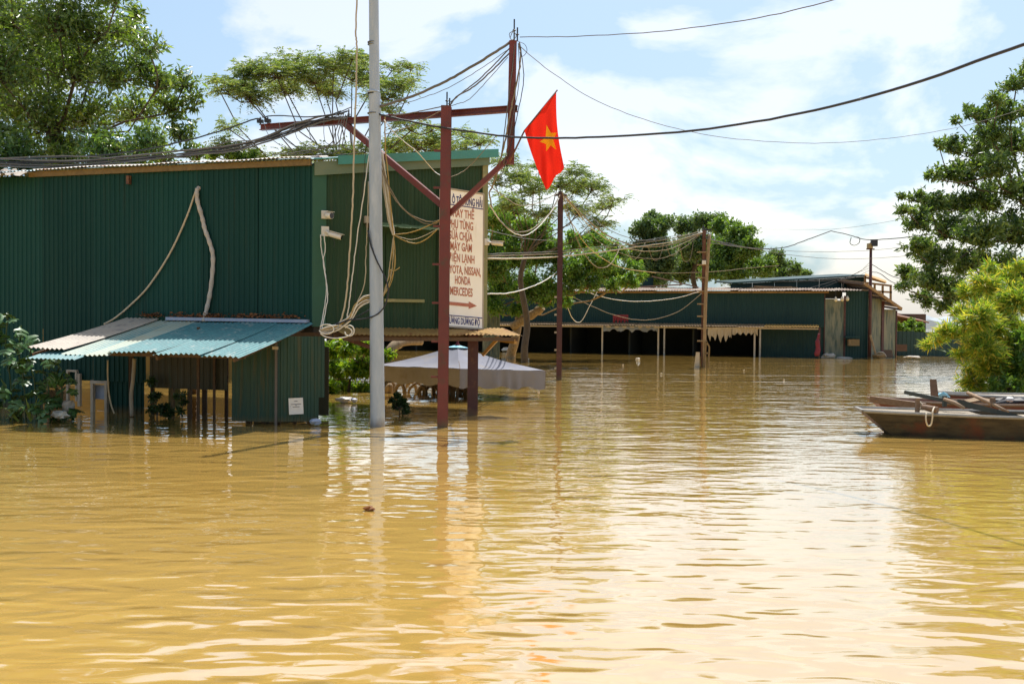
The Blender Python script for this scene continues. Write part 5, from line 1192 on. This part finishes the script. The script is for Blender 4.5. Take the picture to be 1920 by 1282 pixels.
for i, px in enumerate((1567,1579,1589)):
    bt = thing('light_bulb', P(px,556,45.4), ['leftmost','middle','rightmost'][i] + ' pale bulb hanging under the far shed eave', 'bulb', 'bulbs under the far eave')
    p = P(px,558+(2-i)*.8,45.4); g = G(); g.tube([p-UP*.15,p-UP*.12,p-UP*.05,p+UP*.03,p+UP*.08],[.02,.07,.09,.05,.03],8); g.build('glass', M['bulb'], bt, True)
    g = G(); g.tube([p+UP*.08,p+UP*.35],.012,5); g.build('flex', M['black'], bt)
mbx = thing('electric_box', P(1600,645,45.7), 'tan electric box on the far green wall beside the doors', 'box')
g = G(); g.box(P(1600,642,45.7), (.50,.2,.30)); g.build('case', M['beam_tan'], mbx); g = G(); g.box(P(1597,632,45.7), (.66,.34,.05)); g.build('hood', M['farwall'], mbx)
fp = onwater(1630,671); tp = P(1633,455,fp.y)
fpl = thing('floodlight_pole', (fp.x,fp.y,0), 'dark red pole with floodlight before the far shed corner', 'pole')
g = G(); g.tube([V((fp.x,fp.y,-1)),V((fp.x,fp.y,2.4)),V((tp.x,tp.y,tp.z))],[.085,.075,.06],10); g.build('shaft', M['redbrown'], fpl, True)
g = G(); g.box(P(1639,456,fp.y-.1), (.27,.2,.28)); g.build('floodlight', M['lamp'], fpl); g = G(); g.box(P(1631,461,fp.y-.05), (.22,.2,.22)); g.build('ballast', M['lampback'], fpl)
g = G(); g.box(P(1632,467,fp.y), (.36,.1,.05)); g.build('bracket', M['redbrown'], fpl)
g = G(); g.beam(P(1632,628,45.6), P(1643,668,45.4), .07,.07); o = g.build('leaning_stick', M['barkpale']); tag(o, 'thin wooden stick leaning at the far pole', 'stick')
g = G(); 
for i in range(5): g.beam(P(1659+i*3,656,46.2), P(1661+i*3,670,46.0), .08,.03)
o = g.build('pallet', M['darkwood']); tag(o, 'dark slatted crate against the last far door', 'crate')

# far fence, house, shrub, hazy bank
f0, f1 = P(1672,600,50), P(2300,600,46); fd = (f1-f0); fd.z = 0; fl_ = fd.length; fd.normalize(); fnn = V((fd.y,-fd.x,0))
fen = thing('sheet_fence', (f0.x,f0.y,0), 'low dark green sheet fence along the far right water edge', 'fence')
for i in range(14):
    g = G(); g.sheet(V((f0.x,f0.y,-.4))+fd*(fl_*i/14), fd, UP, fl_/14+.03, .4+z_at(622,1700,50)+(.0 if i%2 else .03), fnn, .2, .02, 'trap'); g.build('fence_sheet', M['fence'] if i != 4 else M['brownwall'], fen)
g = G(); g.box(P(1690,652,48.8), (.55,.04,.33)); o = g.build('leaning_board', M['brownwall']); tag(o, 'pale brown board leaning on the far green fence', 'board')
hs = thing('far_house', (P(1712,600,62).x,62,0), 'dark far house with rusty roof behind the green fence', 'house')
g = G(); g.box((P(1706,600,62).x, 64, 1.0), (2.0,4,2.4)); g.build('wall', M['brownwall'], hs)
g = G(); a = P(1676,592,60.5); b_ = P(1742,606,60.5); q = [a,b_,b_+V((0,5,.6)),a+V((0,5,.6))]; g.hexa(q+[x+UP*.08 for x in q]); g.build('roof', M['farrust'], hs)
g = G(); g.box((P(1728,600,61).x, 63, .8), (.9,3,1.6)); g.build('side_wall', M['farwall'], hs)
fsb = lob([(1692,612,12),(1708,608,13),(1722,613,11),(1700,620,14),(1722,622,10)], 54, .5)
plant('shrub', 'bright rounded shrub behind the far green fence', 'shrub', (P(1706,600,54).x,54,-.3), fsb, .05, 0, 2600, .16, .09, M['leafback2'], M['bark'], twigs=16, twig_r=.01)
pts = []
g = G(); n = 60
for i in range(n):
    x0 = -300 + 700*i/n; 
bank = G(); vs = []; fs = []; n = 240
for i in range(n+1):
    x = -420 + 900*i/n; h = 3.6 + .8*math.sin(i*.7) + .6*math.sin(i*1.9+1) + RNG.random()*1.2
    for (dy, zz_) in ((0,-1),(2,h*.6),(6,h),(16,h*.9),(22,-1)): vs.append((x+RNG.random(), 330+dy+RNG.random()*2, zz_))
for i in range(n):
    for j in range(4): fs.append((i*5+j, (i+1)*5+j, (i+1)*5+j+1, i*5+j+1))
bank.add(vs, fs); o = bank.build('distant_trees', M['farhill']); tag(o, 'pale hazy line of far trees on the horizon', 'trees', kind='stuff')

# ------------------------------------------------------------------ boats
def hull(root, bow, stern, wid, z_g, bow_rake, mat, rim_mat, deck_to, deck_mat, bow_w=.55):
    """flat sampan: bow point, stern point (plan), beam, gunwale height"""
    ax = (stern-bow); ln = ax.length; ax.normalize(); sd = V((ax.y,-ax.x,0))
    if sd.y > 0: sd = -sd                              # towards the camera
    n = 24; near = []; far = []; nb = []; fb = []
    for i in range(n+1):
        u = i/n; x = u*ln
        wg = wid*.5*(bow_w + (1-bow_w)*min(1, u/.35)**.7) * (1-.25*max(0,u-.8)/.2)
        zg = z_g*(1 + .10*(1-min(1,u/.4))**2) 
        xb = x + bow_rake*(1-u)**3*1.0; wb = wg*.78
        near.append(bow+ax*x+sd*wg+UP*zg); far.append(bow+ax*x-sd*wg+UP*zg)
        nb.append(bow+ax*xb+sd*wb-UP*.12); fb.append(bow+ax*xb-sd*wb-UP*.12)
    def strip(a, b_):
        g = G(); g.add(a+b_, [(i,i+1,len(a)+i+1,len(a)+i) for i in range(len(a)-1)]); return g
    g = strip(near, nb); g2 = strip(fb, far); g.add(g2.v, g2.f); g3 = strip(nb, fb); g.add(g3.v, g3.f)
    g.add([near[0],nb[0],fb[0],far[0]], [(0,1,2,3)]); g.add([near[-1],nb[-1],fb[-1],far[-1]], [(3,2,1,0)])
    # inner skin
    ni = [p - sd*.03 for p in near]; fi = [p + sd*.03 for p in far]; nbi = [p - sd*.03+UP*.06 for p in nb]; fbi = [p+sd*.03+UP*.06 for p in fb]
    for a, b_ in ((ni,nbi),(nbi,fbi),(fbi,fi)):
        q = strip(a,b_); g.add(q.v,q.f)
    g.build('hull', mat, root, False)
    for side in (near, far):
        g = G(); g.tube([p+UP*.004 for p in side], .026, 6); g.build('gunwale', rim_mat, root)
    g = G(); g.beam(near[0]+UP*.004, far[0]+UP*.004, .05, .035); g.build('bow_rail', rim_mat, root)
    k = int(deck_to*n); rows = 5
    for r in range(rows):
        a = [near[i].lerp(far[i], r/rows+.012)-UP*.004 for i in range(k+1)]; b_ = [near[i].lerp(far[i], (r+1)/rows-.012)-UP*.004 for i in range(k+1)]
        g = strip(a,b_); q = strip([p-UP*.02 for p in a],[p-UP*.02 for p in b_]); g.add(q.v,q.f); g.build('deck_plank', deck_mat, root)
    for u in (.45,.6,.75,.9):
        i = int(u*n); g = G(); g.beam(near[i].lerp(far[i],.03)-UP*.05, near[i].lerp(far[i],.97)-UP*.05, .16, .03); g.build('thwart', deck_mat, root)
    return near, far
bw = onwater(1632,775,.33); st_ = V((bw.x+5.6, bw.y-.75, 0))
bt1 = thing('flat_boat', (bw.x,bw.y,0), 'rusty dark flat bottomed boat with bleached bow deck, nearest boat', 'boat')
bow1 = V((bw.x, bw.y+.45, 0)); nr, fr_ = hull(bt1, bow1, V((st_.x, st_.y+.45,0)), 1.05, .315, .55, M['hull'], M['rim'], .30, M['deck'])
# oarlock post, roller and hanging rope loop on boat one
yb = 14.1
g = G(); g.box(P(1720,763,yb)-UP*0+V((0,0,.01)), (.045,.06,.24)); g.build('oarlock_post', M['plank'], bt1)
g = G(); g.tube([P(1722,752,yb),P(1728,757,yb),P(1728,766,yb),P(1722,768,yb)], .016, 6); g.build('oarlock_strap', M['rope'], bt1, True)
g = G(); g.tube([P(1728,762,yb-.05),P(1740,765,yb-.1),P(1758,769,yb-.2)], [.035,.045,.05], 8); g.build('log_roller', M['plank'], bt1, True)
g = G(); g.tube(smooth_pts([P(1737,774,13.75),P(1736,785,13.72),P(1739,797,13.72),P(1745,797,13.72),P(1748,785,13.72),P(1749,770,13.75),P(1752,763,13.9)],5), .011, 6); g.build('rope_loop', M['rope'], bt1, True)
# boat two behind
b2 = onwater(1632,752,.40); bt2 = thing('flat_boat', (b2.x,b2.y,0), 'faded red wooden boat moored behind the rusty boat', 'boat')
hull(bt2, V((b2.x+.2,b2.y+.5,0)), V((b2.x+4.8,b2.y+.15,0)), .95, .36, .5, M['hullred'], M['plank'], .10, M['plank'], .4)
g = G(); g.beam(P(1632,748,15.7), P(1735,762,15.2), .09, .10); g.build('bow_timber', M['plank'], bt2)
b3 = onwater(1812,752,.36); bt3 = thing('flat_boat', (b3.x,b3.y,0), 'grey decked boat farthest back under the bamboo', 'boat')
hull(bt3, V((b3.x-.15,b3.y+.7,0)), V((b3.x+3.6,b3.y+.6,0)), .9, .40, .4, M['hullred'], M['rim'], .5, M['paleboard'], .5)
# loose things lying in the boats
g = G(); g.hexa([P(1745,744,16.0),P(1760,744,16.0),P(1760,744,16.05),P(1745,744,16.05),P(1743,711,16.0),P(1756,711,16.0),P(1756,711,16.05),P(1743,711,16.05)]); o = g.build('upright_plank', M['plank']); tag(o, 'short brown plank standing upright in the red boat', 'plank')
od_ = thing('oar', P(1695,735,14.9), 'long dark painted oar lying across the rusty boat', 'oar')
g = G(); g.beam(P(1696,735,15.0), P(1802,757,14.5), .05, .055); g.build('shaft', M['oardark'], od_)
g = G(); a, b_ = P(1798,755,14.5), P(1935,787,13.6); d = (b_-a).normalized(); g.hexa([a-UP*.05,a-UP*.05+V((0,.05,0)),b_-UP*.02+V((0,.05,0)),b_-UP*.02,a+UP*.05,a+UP*.05+V((0,.05,0)),b_+UP*.02+V((0,.05,0)),b_+UP*.02]); g.build('blade', M['oardark'], od_)
g = G(); g.box(P(1771,752,14.6), (.05,.05,.16)); g.build('oarlock', M['oardark'], od_)
g = G(); g.tube([P(1770,748,14.55),P(1790,755,14.4),P(1808,765,14.3)], [.025,.028,.022], 7); g.build('grip', M['oarpale'], od_, True)
o2 = thing('oar', P(1815,736,15.0), 'pale brown round oar slanting in the right of the boats', 'oar')
g = G(); g.tube([P(1814,736,15.3),P(1850,752,14.9),P(1890,772,14.5)], [.027,.030,.022], 8); g.build('shaft', M['oarpale'], o2, True)
g = G(); g.box(P(1861,754,14.8), (.06,.06,.14)); g.build('oarlock', M['plank'], o2)
lump('blue_bag', 'crumpled light blue plastic bag in the red boat', 'bag', 1768, 742, .11, .06, 16.2, M['bluebag'], 21)
lump('black_bundle', 'black bundle lying in the farthest boat', 'bundle', 1900, 752, .35, .08, 15.6, M['black'], 22)
lump('white_bag', 'small white bag on the black bundle', 'bag', 1893, 748, .08, .05, 15.4, M['white'], 23)
lump('dry_heap', 'heap of dry brown leaves on the farthest boat deck', 'leaf litter', 1840, 752, .25, .05, 15.6, M['drift'], 24)

for i, (px, py, lab) in enumerate(((1168,684,'tiny pale scrap drifting between the brown post and the far shed'),(1240,700,'tiny pale scrap adrift left of the rust red post'),(1395,694,'tiny pale scrap adrift below the ragged beige tarpaulin'),(1470,712,'tiny pale scrap alone on the water toward the boats'),(1010,735,'tiny pale scrap adrift right of the parasol'))):
    lump('floating_scrap', lab, 'scrap', px, py-.5, .035, .014, onwater(px, py).y, M['paleboard'], 40+i)['group'] = 'tiny scraps drifting on the water'
